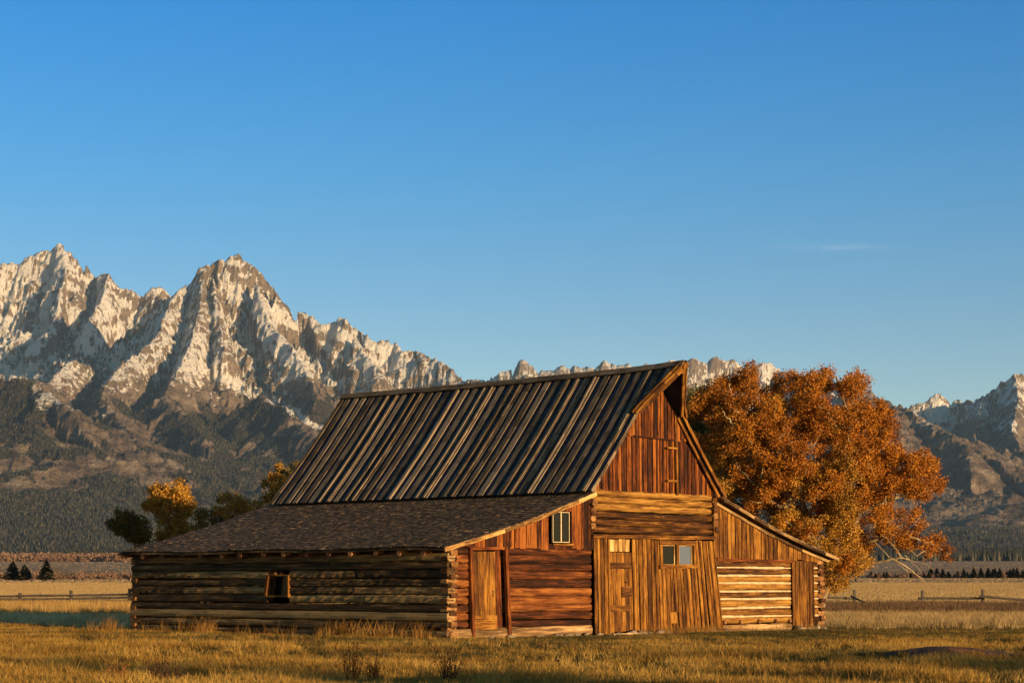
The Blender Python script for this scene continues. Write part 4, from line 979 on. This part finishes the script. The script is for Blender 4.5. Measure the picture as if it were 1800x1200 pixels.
tree('amber_tree', 'bright amber tree peeping up beside the left edge of the steep striped roof', base_at(505, 112), 112., 2.4,
     [(442,885),(455,872),(462,850),(470,838),(474,822),(492,812),(515,808),(545,815),(570,850),(580,950),(480,960),(440,905)],
     [([(510,1080,0),(508,960,0),(505,880,0),(500,830,0)], .2, .05), ([(508,930,0),(475,885,-.2),(466,860,-.2)], .08, .03)],
     M['leaf_gold'], 95, 24000, .07, seed=31, cr=.42, second=M['leaf_olive'], split=lambda p: fbm(np.array([p[0] / 1.5]), np.array([p[2] / 1.5]), 2, 8)[0] > .25)

# ---------------------------------------------------------------- fences
def fence(name, label, posts, rails, D):
    root = empty(name, tuple(at(posts[0][0], 1069, D)[:2]) + (0,)); root.location.z = 0
    tag(root, label, 'fence'); b = np.array(root.location)
    for px, top, lean_, Dp in posts:
        a = np.array(at(px, 1069, Dp)); g = float(gz(a[0], a[1])); a[2] = g - .1; t_ = np.array(at(px + lean_, top, Dp))
        mb = MB(); log(mb, a - b, t_ - b, .10, .095, X, Y, seg=4, n=8, wob=.012, sq=2.6); mb.build('post', M['fence'], root)
    for (p0, y0, d0), (p1, y1, d1), r in rails:
        a = np.array(at(p0, y0, d0)); c = np.array(at(p1, y1, d1)); mb = MB()
        log(mb, a - b, c - b, r * 1.25, r * 1.25, U_, Y, seg=7, n=7, wob=.02, sq=2); mb.build('rail', M['fence'], root)
    return root
fence('pole_fence', 'dark wooden fence of posts and three close rails left of the barn',
      [(-70, 1040, 0, 121), (35, 1041, 0, 120), (125, 1037, 0, 119), (228, 1034, 0, 118)],
      [((-75, 1049, 120.8), (37, 1047, 119.8), .055), ((30, 1047, 119.8), (128, 1046, 118.8), .055), ((122, 1046, 118.8), (232, 1044, 117.8), .055),
       ((-75, 1053, 120.8), (130, 1052, 118.8), .05), ((120, 1052, 118.8), (236, 1049, 117.8), .055), ((-72, 1058, 120.8), (130, 1058, 118.7), .045), ((122, 1057, 118.7), (236, 1056, 117.7), .045), ((10, 1061, 119.8), (128, 1061, 118.7), .04)], 120)
fence('pole_fence', 'old post fence with one sagging broken rail right of the barn',
      [(1502, 1036, 0, 120), (1622, 1037, 0, 120), (1727.5, 1035, 0, 119), (1850, 1040, 0, 118)],
      [((1380, 1046, 120), (1503, 1051.5, 119.8), .05), ((1495, 1047, 119.6), (1530, 1062, 118), .045), ((1614, 1051, 119.8), (1729, 1051, 118.8), .055), ((1722, 1047.5, 118.6), (1850, 1058, 117.8), .06), ((1602, 1060, 119), (1624, 1053, 119.7), .04)], 120)

# ---------------------------------------------------------------- far farm, pole, conifers in the middle distance
def house(label, px, py, D, w_, dpt, hh, rh):
    v = at(px, py, D); z = float(gz(v.x, D)); root = empty('farmhouse', (v.x, D, z), .3); tag(root, label, 'house')
    mb = MB(); plank(mb, (-w_ / 2, 0, hh / 2 - .2), (w_ / 2, 0, hh / 2 - .2), Z, Y, hh, dpt); mb.build('wall', M['farwall'], root)
    mb = MB()
    for s_ in (-1, 1):
        e = np.array([0, s_ * (dpt / 2 + .4), hh - .5]); r_ = np.array([0, 0, hh + rh]); c = (e + r_) / 2; wd = un(r_ - e); nd = np.cross(X, wd)
        plank(mb, c - X * (w_ / 2 + .4), c + X * (w_ / 2 + .4), wd, nd, np.linalg.norm(r_ - e), .15)
    mb.build('roof', M['fence'], root)
    mb = MB(); plank(mb, (0, -dpt / 2 - .05, 0), (0, -dpt / 2 - .05, 2), X, Y, 1, .08); mb.build('door', M['fence'], root)
    for q in (-.3, .3):
        mb = MB(); plank(mb, (w_ * q, -dpt / 2 - .05, 1.0), (w_ * q, -dpt / 2 - .05, 1.9), X, Y, 1.1, .08); mb.build('window', M['glass'], root)
house('small red-brown farmhouse with pale roof far off among the bushes at left', 92, 1010, 700, 6, 5, 2.5, 1.6)
house('long low pale-roofed shed far off at the left, nearer the hayfield than the farmhouse', 106, 1019, 665, 10, 4, 1.3, .9)
r = at(122, 1018, 640); zr = float(gz(r.x, 640)); pole = empty('utility_pole', (r.x, 640, zr)); tag(pole, 'thin wooden utility pole standing among the far bushes at left', 'pole')
mb = MB(); log(mb, (0, 0, -.2), (0, 0, 5.0),   .11, .11, X, Y, seg=2, n=8, sq=2); mb.build('pole', M['fence'], pole)
mb = MB(); plank(mb, (-.9, 0, 4.5), (.9, 0, 4.5), Z, Y, .15, .15); mb.build('crossarm', M['fence'], pole)
def conifer_mesh(seed):
    R_ = np.random.default_rng(seed); V = []; F = []
    for l in range(26):
        q = l / 25; z = .08 + .9 * q; rad = .24 * (1 - q) ** .8 + .012
        for j in range(9):
            t = R_.random() * 6.28; r_ = rad * R_.uniform(.6, 1.15); k = len(V)
            V += [(cos(t) * r_ * .1, sin(t) * r_ * .1, z + .05), (cos(t - .35) * r_, sin(t - .35) * r_, z - .035), (cos(t + .35) * r_, sin(t + .35) * r_, z - .035), (cos(t) * r_ * .7, sin(t) * r_ * .7, z + .035)]
            F += [(k, k + 1, k + 3, k + 2)]
    return np.array(V), np.array(F)
cprot = []
def small_conifer(label, group, px, D, hh, k, colr='conifer', wid=1.0):
    v = at(px, 1010, D); z = float(gz(v.x, D))
    o = empty('small_conifer', (v.x, D, z - .1), random.random() * 6); tag(o, label, 'tree', group); o.scale = (hh * wid, hh * wid, hh)
    key = (k, colr)
    c = next((m_ for kk, m_ in cprot if kk == key), None)
    if c is None:
        V, F = conifer_mesh(40 + k); cr_ = link_mesh('crown', V, F, M[colr], o, attrs={'tone': rng.random(len(V))})
        mb = MB(); log(mb, (0, 0, 0), (0, 0, .9), .022, .022, X, Y, seg=2, n=6, sq=2); tr = mb.build('trunk', M['fence'], o); cprot.append((key, (cr_, tr)))
    else:
        for q in c: n_ = q.copy(); col.objects.link(n_); n_.parent = o
    return o
small_conifer('rounded dark conifer, leftmost of the three standing by the far hayfield at left', None, 22, 560, 5.6, 0, 'leaf_green', wid=2.3)
small_conifer('squat dark conifer just left of the farmhouse', None, 43, 555, 4.6, 1, 'leaf_green', wid=2.6)
small_conifer('tall dark conifer right beside the farmhouse', None, 81, 550, 6.0, 2, 'leaf_green', wid=1.9)
GL = 'small dark conifer in the row along the foot of the far bank at right'
for i in range(64):
    px = 1532 + i * 5.6 + random.uniform(-3, 3)
    if random.random() < .1: continue
    small_conifer(GL, 'small conifers along the far bank', px, 880 + random.uniform(-25, 25), random.uniform(2.2, 5.2) * (.7 if px < 1600 else 1), i % 4, 'leaf_green', 1.7)
# far brush and autumn bushes
def brush(name, label, n, ux, yr_, hmin, hmax, mat, sc=1.0, seed=1, thr=-.1, nl=80):
    R_ = np.random.default_rng(seed); y_ = R_.uniform(*yr_, n); x_ = R_.uniform(*ux, n) * y_
    k = fbm(x_ / 25., y_ / 25., 3, seed) > thr; x_ = x_[k]; y_ = y_[k]; n = len(x_); hh = R_.uniform(hmin, hmax, n)
    z_ = gz(x_, y_)
    c = np.repeat(np.column_stack([x_, y_, z_]), nl, 0); hr = np.repeat(hh, nl)[:, None]
    d = R_.normal(0, 1, (n * nl, 3)); d /= np.linalg.norm(d, axis=1)[:, None]; d[:, 2] = np.abs(d[:, 2])
    rad = R_.uniform(.5, 1, (n * nl, 1))
    ce = c + d * np.array([.75, .75, 1.0]) * hr * rad
    a = R_.normal(0, 1, (n * nl, 3)); a /= np.linalg.norm(a, axis=1)[:, None]; b = np.cross(a, R_.normal(0, 1, (n * nl, 3))); b /= np.linalg.norm(b, axis=1)[:, None]
    s_ = hr * .10 * sc
    V = np.stack([ce - a * s_, ce + b * s_, ce + a * s_, ce - b * s_], 1).reshape(-1, 3)
    o = link_mesh(name, V, np.arange(len(V)).reshape(-1, 4), mat, attrs={'tone': np.repeat(R_.random(len(V) // 4), 4)})
    return tag(o, label, 'bushes', kind='stuff')
M['brush'] = leafmat('bare_autumn_brush', (.11, .065, .042), (.19, .115, .075), (.26, .16, .105), .1)
M['sage'] = leafmat('dry_sagebrush', (.16, .115, .075), (.27, .195, .125), (.38, .28, .18), 0)
brush('autumn_bushes', 'reddish brown leafless bushes along the river at left', 1100, (-.33, -.15), (620, 760), 1.0, 3.0, M['brush'], seed=3)
brush('autumn_bushes', 'reddish brown leafless bushes on the far bank at right', 1100, (.12, .33), (880, 935), 1.0, 2.6, M['brush'], seed=4, thr=.05)
brush('far_brush', 'pale brown brush strip below the forested mountain at left', 1500, (-.34, -.10), (2150, 2480), 5, 11, M['brush'], seed=6, thr=-.5)
brush('sagebrush', 'low sagebrush dotted over the plain beyond the hayfield', 16000, (-.33, .33), (450, 900), .25, .55, M['sage'], seed=7, thr=-.4, nl=7, sc=2.2)
brush('sagebrush', 'low sagebrush dotted over the upper plain', 16000, (-.33, .33), (960, 2200), .3, .8, M['sage'], seed=8, thr=-.4, nl=6, sc=2.2)

# ---------------------------------------------------------------- grass (uncountable: one object for each kind of cover)
hid = bpy.data.collections.new('grass_tufts')          # never linked to the scene: only a source for the grass
def grassmat(name, c1, c2, c3, trans=.3):
    m, t, b = newmat(name); oi = t.nodes.new('ShaderNodeObjectInfo'); tn = attr(t, 'tone')
    geo = t.nodes.new('ShaderNodeNewGeometry')
    pn = noise(t, scalev(t, geo.outputs['Position'], (.30, .45, .3)), 1, 4, .65)
    fac = math_(t, 'MULTIPLY_ADD', oi.outputs['Random'], .4, math_(t, 'MULTIPLY', tn, .35))
    fac = math_(t, 'ADD', fac, math_(t, 'MULTIPLY', math_(t, 'SUBTRACT', pn, .40), 1.6))
    c = ramp(t, fac, [(.1, c1), (.5, c2), (.9, c3)]); t.links.new(c, b.inputs['Base Color']); b.inputs['Roughness'].default_value = .6
    tr = t.nodes.new('ShaderNodeBsdfTranslucent'); t.links.new(c, tr.inputs['Color'])
    mx_ = t.nodes.new('ShaderNodeMixShader'); mx_.inputs[0].default_value = trans
    t.links.new(b.outputs[0], mx_.inputs[1]); t.links.new(tr.outputs[0], mx_.inputs[2]); t.links.new(mx_.outputs[0], t.nodes['Material Output'].inputs['Surface'])
    return m
def tuft(name, mat, nb, hgt, wid, spread, bend, seed, head=False):
    R_ = np.random.default_rng(seed); V = []; F = []; T = []
    for i in range(nb):
        t = R_.random() * 6.28; r_ = spread * math.sqrt(R_.random()); x0 = cos(t) * r_; y0 = sin(t) * r_; hh = hgt * R_.uniform(.45, 1.1)
        a = R_.random() * 6.28; wx_ = cos(a) * wid / 2; wy_ = sin(a) * wid / 2; bd = R_.random() * 6.28; bx = cos(bd) * bend * hh; by = sin(bd) * bend * hh * R_.uniform(.3, 1)
        k = len(V); tn = R_.random()
        V += [(x0 - wx_, y0 - wy_, -.02), (x0 + wx_, y0 + wy_, -.02), (x0 + bx * .3 + wx_ * .8, y0 + by * .3 + wy_ * .8, hh * .55), (x0 + bx * .3 - wx_ * .8, y0 + by * .3 - wy_ * .8, hh * .55),
              (x0 + bx + wx_ * (.9 if head else .15), y0 + by + wy_ * (.9 if head else .15), hh), (x0 + bx - wx_ * (.9 if head else .15), y0 + by - wy_ * (.9 if head else .15), hh)]
        F += [(k, k + 1, k + 2, k + 3), (k + 3, k + 2, k + 4, k + 5)]; T += [tn] * 6
    me = bpy.data.meshes.new(name); me.from_pydata(V, [], F); at_ = me.attributes.new('tone', 'FLOAT', 'POINT'); at_.data.foreach_set('value', T); me.materials.append(mat)
    return bpy.data.objects.new(name, me)
def scatter(name, label, cat, tufts, pts, scl, mat):
    c = bpy.data.collections.new(name + '_source')
    for o in tufts: c.objects.link(o)
    n = len(pts); me = bpy.data.meshes.new(name); me.vertices.add(n); me.vertices.foreach_set('co', pts.astype(np.float32).ravel())
    rot = np.zeros((n, 3), np.float32); rot[:, 2] = rng.random(n) * 6.28; rot[:, 0] = rng.normal(0, .08, n); rot[:, 1] = rng.normal(0, .08, n)
    a = me.attributes.new('rot', 'FLOAT_VECTOR', 'POINT'); a.data.foreach_set('vector', rot.ravel())
    a = me.attributes.new('scl', 'FLOAT', 'POINT'); a.data.foreach_set('value', scl.astype(np.float32))
    a = me.attributes.new('pick', 'INT', 'POINT'); a.data.foreach_set('value', rng.integers(0, len(tufts), n).astype(np.int32))
    me.materials.append(mat)
    o = bpy.data.objects.new(name, me); col.objects.link(o)
    g = bpy.data.node_groups.new(name + '_nodes', 'GeometryNodeTree')
    g.interface.new_socket('Geometry', in_out='INPUT', socket_type='NodeSocketGeometry'); g.interface.new_socket('Geometry', in_out='OUTPUT', socket_type='NodeSocketGeometry')
    gi = g.nodes.new('NodeGroupInput'); go = g.nodes.new('NodeGroupOutput'); ip = g.nodes.new('GeometryNodeInstanceOnPoints')
    ci = g.nodes.new('GeometryNodeCollectionInfo'); ci.inputs['Collection'].default_value = c; ci.inputs['Separate Children'].default_value = True; ci.inputs['Reset Children'].default_value = True
    def na(nm, ty): q = g.nodes.new('GeometryNodeInputNamedAttribute'); q.data_type = ty; q.inputs['Name'].default_value = nm; return q
    r_ = na('rot', 'FLOAT_VECTOR'); s_ = na('scl', 'FLOAT'); k = na('pick', 'INT')
    L = g.links.new; L(gi.outputs[0], ip.inputs['Points']); L(ci.outputs[0], ip.inputs['Instance']); ip.inputs['Pick Instance'].default_value = True
    L(k.outputs['Attribute'], ip.inputs['Instance Index']); L(r_.outputs['Attribute'], ip.inputs['Rotation']); L(s_.outputs['Attribute'], ip.inputs['Scale']); L(ip.outputs[0], go.inputs[0])
    md = o.modifiers.new('scatter', 'NODES'); md.node_group = g
    return tag(o, label, cat, kind='stuff')
def barn_uv(x, y):
    return (x - C0[0]) * cos(A1) + (y - C0[1]) * sin(A1), -(x - C0[0]) * sin(A1) + (y - C0[1]) * cos(A1)
def field(n, y0, y1, umax=.31, dens=None, keepout=True):
    y = np.sqrt(rng.uniform(y0 ** 2, y1 ** 2, n)); x = rng.uniform(-umax, umax, n) * y
    k = np.ones(n, bool)
    if keepout:
        s_, t_ = barn_uv(x, y); k &= ~((s_ > -.12) & (s_ < 16.62) & (t_ > -.12) & (t_ < 13.5)); k &= ~((s_ > .8) & (s_ < 16.9) & (t_ > -.85) & (t_ < 0) & (rng.random(n) < .9))
    if dens is not None: k &= rng.random(n) < dens(x, y)
    return x[k], y[k]
def pts3(x, y): return np.column_stack([x, y, gz(x, y)])
M['g_gold'] = grassmat('golden_dry_grass', (.10, .050, .010), (.34, .192, .034), (.58, .38, .10))
M['g_tan'] = grassmat('tan_dry_grass', (.20, .13, .05), (.38, .26, .11), (.52, .38, .19))
M['g_reed'] = grassmat('tall_amber_reeds', (.26, .14, .035), (.42, .25, .075), (.52, .36, .14))
M['g_dark'] = grassmat('tall_dark_grass', (.05, .028, .016), (.105, .060, .032), (.22, .13, .06))  # tall tufts on the right side, a darker brown than the left reeds
M['g_green'] = grassmat('low_green_grass', (.035, .032, .009), (.075, .060, .015), (.19, .125, .032))
M['g_frost'] = grassmat('frosted_grass', (.20, .13, .05), (.60, .43, .21), (.88, .70, .42))
tg = [tuft('tuft_%d' % i, M['g_gold'], 16, h_, .010, .13, b_, 300 + i) for i, (h_, b_) in enumerate(((.11, .6), (.14, .7), (.09, 1.0), (.20, .5)))]
gsel = lambda x, y: np.clip(fbm(x / 3.5, y / 7., 3, 401) * 1.3 + .25 - .9 * np.exp(-((y - 57 + .0 * x) / 5) ** 2) - .0, 0, 1)     # where golden grass thins
grn = lambda x, y: np.clip(.02 + fbm(x / 4, y / 2.6, 3, 402) * 1.0 + .9 * np.exp(-((y - 50. - .5 * np.abs(x)) / 4.) ** 2) + .35 * sst(x, 3, 9), 0, 1)
x, y = field(220000, 26.5, 72, dens=lambda x, y: np.where(y > 64, (x < -8) & (barn_uv(x, y)[0] < .058 * barn_uv(x, y)[1] + .3), 1) * (.30 + .70 * (1 - grn(x, y))) * np.clip(.80 + fbm(x / 1.6, y / 3.2, 3, 405) * 2.4, .05, 1))
scl = rng.uniform(.45, 1.1, len(x)) * (1 + .7 * np.clip(fbm(x / 1.8, y / 2.6, 3, 410), -.5, 1)) * (1 - .45 * np.clip(grn(x, y), 0, 1))
def lowfront(x, y):
    s_, t_ = barn_uv(x, y); return 1 - .6 * sst(s_, -1, 2) * (1 - sst(s_, 17.5, 20)) * sst(t_, -7, -2.5)
scl = scl * lowfront(x, y)
scatter('dry_grass', 'golden dry grass covering the ground in front of the barn', 'grass', tg, pts3(x, y), scl, M['g_gold'])
tgr = [tuft('tuft_g%d' % i, M['g_green'], 18, .07, .012, .13, .7, 320 + i) for i in range(3)]
x, y = field(70000, 26.5, 66, dens=lambda x, y: grn(x, y))
scatter('green_grass', 'short dark green grass in patches along the foot of the barn', 'grass', tgr, pts3(x, y), rng.uniform(.7, 1.3, len(x)), M['g_green'])
# taller tufts against the long wall and scattered
M['g_amber'] = grassmat('amber_grass_stems', (.14, .06, .012), (.30, .15, .03), (.46, .28, .08))
tt = [tuft('tuft_t%d' % i, M['g_amber'], 9, .42, .008, .10, .35, 340 + i) for i in range(4)]
n = 1500; t_ = rng.uniform(.3, 14.5, n); s_ = -.18 - np.abs(rng.normal(0, .45, n)); keep = rng.random(n) < np.clip(.12 + fbm(t_ / 1.0, s_ * 0, 2, 420) * 1.6 + .3 * sst(t_, 6, 9) * (1 - sst(t_, 9, 12)), .03, 1); t_ = t_[keep]; s_ = s_[keep]
x = C0[0] + s_ * cos(A1) - t_ * sin(A1); y = C0[1] + s_ * sin(A1) + t_ * cos(A1)
n2 = 260; t2 = rng.normal(-.5, .25, n2); s2 = rng.normal(9.5, .9, n2); x2 = C0[0] + s2 * cos(A1) - t2 * sin(A1); y2 = C0[1] + s2 * sin(A1) + t2 * cos(A1)
x3, y3 = field(1500, 27, 60, dens=lambda x, y: np.clip(fbm(x / 3, y / 5, 2, 430) * 1.5, 0, 1))
xx = np.concatenate([x, x2, x3]); yy = np.concatenate([y, y2, y3]); sc_ = np.concatenate([rng.uniform(.5, 1.35, len(x)), rng.uniform(.4, .8, n2), rng.uniform(.5, .9, len(x3))])
scatter('tall_grass', 'wispy taller grass stems along the foot of the long log wall', 'grass', tt, pts3(xx, yy), sc_, M['g_amber'])
# tan grass right of the barn, reeds before the fence
def insh(x, y):
    s_, t_ = barn_uv(x, y); return (s_ > -.3) & (s_ < 16.9) & (t_ > 13)
frl = lambda x, y: (x < -8)
tn_ = [tuft('tuft_n%d' % i, M['g_tan'], 14, .34, .013, .18, .45, 350 + i) for i in range(4)]
x, y = field(60000, 61, 90, dens=lambda x, y: np.where(x > 0, np.clip(.75 + fbm(x / 3, y / 4, 2, 440), 0, 1) * sst(y - .1 * x, 60, 66), .0))
scatter('tan_grass', 'pale tan grass growing right of the barn', 'grass', tn_, pts3(x, y), rng.uniform(.5, 1.15, len(x)), M['g_tan'])
fr = [tuft('tuft_f%d' % i, M['g_frost'], 18, .15, .016, .18, .7, 360 + i) for i in range(3)]
x, y = field(60000, 61, 92, dens=lambda x, y: np.where((x < -8) & (barn_uv(x, y)[0] > .058 * barn_uv(x, y)[1] + .1) & (barn_uv(x, y)[1] > 13), np.clip(.55 + fbm(x / 1.6, y / 3., 3, 447) * 1.4 - .5 * (1 - sst(barn_uv(x, y)[0], 0, 4)), .06, 1), 0))
scatter('frosted_grass', 'short grey-green frosted grass in the shade left of the barn', 'grass', fr, pts3(x, y), rng.uniform(.4, 1.7, len(x)), M['g_frost'])
rd = [tuft('tuft_r%d' % i, M['g_reed'], 13, .52, .020, .22, .30, 370 + i) for i in range(4)]
x, y = field(42000, 90, 128, dens=lambda x, y: np.where(x < -6, np.clip(.75 + fbm(x / 5, y / 5, 2, 450), .2, 1), 0))
scatter('amber_reeds', 'tall amber grass in front of the left fence', 'grass', rd, pts3(x, y), rng.uniform(.55, 1.1, len(x)), M['g_reed'])
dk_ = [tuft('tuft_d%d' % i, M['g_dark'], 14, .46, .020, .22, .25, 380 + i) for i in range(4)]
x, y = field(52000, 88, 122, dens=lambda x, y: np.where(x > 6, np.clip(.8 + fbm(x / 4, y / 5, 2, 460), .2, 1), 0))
scatter('dark_tufts', 'tall dark brown grass in front of the right fence', 'grass', dk_, pts3(x, y), rng.uniform(.55, 1.15, len(x)), M['g_dark'])
hy = [tuft('tuft_h%d' % i, M['g_tan'], 12, .22, .04, .5, .5, 390 + i) for i in range(3)]
x, y = field(150000, 122, 455)
scatter('hay_stubble', 'cut golden stubble of the hayfield beyond the fence', 'grass', hy, pts3(x, y), rng.uniform(.6, 1.2, len(x)), M['g_tan'])
# red-brown dried weeds in the foreground
def weed(label, px, py, hh, seed, mat):
    R_ = np.random.default_rng(seed); D = CAMH * FPX / (py - 1027.); v = at(px, py, D); z = float(gz(v.x, D))
    mb = MB()
    for i in range(26):
        t = R_.random() * 6.28; a = np.array([cos(t) * .05, sin(t) * .05, -.02]); e = np.array([cos(t) * R_.uniform(.03, .22), sin(t) * R_.uniform(.03, .22), hh * R_.uniform(.5, 1)])
        m_ = (a + e) / 2 + R_.normal(0, .02, 3); vs, fs = tube_arr([a, m_, e], [.005, .004, .002], 4); mb.add(vs, fs)
        for j in range(16):
            q = R_.uniform(.35, 1); c = a + (e - a) * q + R_.normal(0, .012, 3); s_ = R_.uniform(.008, .018); d1 = R_.normal(0, 1, 3); d1 /= np.linalg.norm(d1); d2 = np.cross(d1, R_.normal(0, 1, 3)); d2 /= np.linalg.norm(d2)
            mb.add([c - d1 * s_, c + d2 * s_ * .5, c + d1 * s_, c - d2 * s_ * .5], [(0, 1, 2, 3)])
    root = mb.build('dried_weed', mat); root.location = (v.x, D, z); return tag(root, label, 'weed')
M['weed_red'] = simple('red_brown_weed', (.10, .035, .010), (.24, .10, .025), 8)
M['weed_dark'] = simple('dark_weed', (.03, .016, .010), (.08, .04, .018), 8)
weed('bushy red-brown dried weed in the grass below the middle of the long wall', 618, 1200, .62, 1, M['weed_red'])
weed('smaller red-brown dried weed just right of the bushy one', 655, 1196, .42, 2, M['weed_red'])
weed('dark bare weed stalks at the bottom edge left of centre', 278, 1204, .45, 3, M['weed_dark'])
weed('thin dark weed with forked stems beside the bottom edge stalks', 305, 1203, .36, 4, M['weed_dark'])
weed('short reddish weed near the bottom left corner', 205, 1205, .38, 5, M['weed_red'])
weed('lone thin brown weed below the left wing door', 787, 1205, .50, 6, M['weed_dark'])
# unseen shrubs added right of the camera to shade the near grass
def shrub(label, x0, y0, hh, w_, seed):
    R_ = np.random.default_rng(seed); root = empty('shade_shrub', (x0, y0, 0)); tag(root, label, 'shrub'); mb = MB(); LV = []
    for i in range(26):
        t = R_.random() * 6.28; e = np.array([cos(t) * w_ * R_.uniform(.1, .8), sin(t) * w_ * R_.uniform(.1, .8), hh * R_.uniform(.5, .95)])
        vs, fs = tube_arr([np.array([cos(t) * .1, sin(t) * .1, -.1]), e * np.array([.3, .3, .5]), e], [.03, .02, .008], 5); mb.add(vs, fs, None, .5)
        LV.append(e * R_.uniform(.35, 1, (260, 1)) + R_.normal(0, .22, (260, 3)))
    mb.build('stems', M['bark'], root); c = np.concatenate(LV); c[:, 2] = np.abs(c[:, 2]); n = len(c)
    a = R_.normal(0, 1, (n, 3)); a /= np.linalg.norm(a, axis=1)[:, None]; b = np.cross(a, R_.normal(0, 1, (n, 3))); b /= np.linalg.norm(b, axis=1)[:, None]
    V = np.stack([c - a * .07, c + b * .03, c + a * .07, c - b * .03], 1).reshape(-1, 3)
    link_mesh('crown', V, np.arange(n * 4).reshape(n, 4), M['leaf_gold'], root, attrs={'tone': np.repeat(R_.random(n), 4)})
shrub('tall shrub added for its shadow, out to the right of the viewpoint, nearer one', 12.8, 14.6, 3.9, 2.5, 1)
shrub('broad low shrub added for its shadow, out to the right of the viewpoint, farther one', 21.0, 22.5, 2.8, 3.0, 2)
shrub('small shrub added for its shadow, out to the right of the viewpoint, between the other two', 18.0, 17.0, 2.2, 1.2, 3)
# burrow mound
mb = MB(); V = []; F = []
nR, nT = 10, 28
for i in range(nR + 1):
    q = i / nR
    for j in range(nT):
        t = 2 * pi * j / nT; w_ = 1 + .18 * sin(3 * t + 1) + .1 * sin(5 * t)
        xx_, yy_ = cos(t) * 1.25 * q * w_, sin(t) * .9 * q * w_; X0, Y0 = 8.1 + xx_, 38.6 + yy_
        V.append((xx_, yy_, float(gz(X0, Y0)) + .13 * (1 - q ** 2) - .012 * (i == nR) + float(fbm(np.array([xx_ * 3.]), np.array([yy_ * 3.]), 3, 77)[0]) * .035 - (.14 * math.exp(-((xx_ - .35) ** 2 + (yy_ + .35) ** 2) / .025))))
for i in range(nR):
    for j in range(nT): F.append((nT * i + j, nT * i + nT + j, nT * i + nT + (j + 1) % nT, nT * i + (j + 1) % nT))
mb.add(V, F); o = mb.build('earth_mound', M['earth'], smooth=True); o.location = (8.1, 38.6, 0); tag(o, 'low mound of bare red-brown earth with a burrow in the grass right of the barn', 'mound')
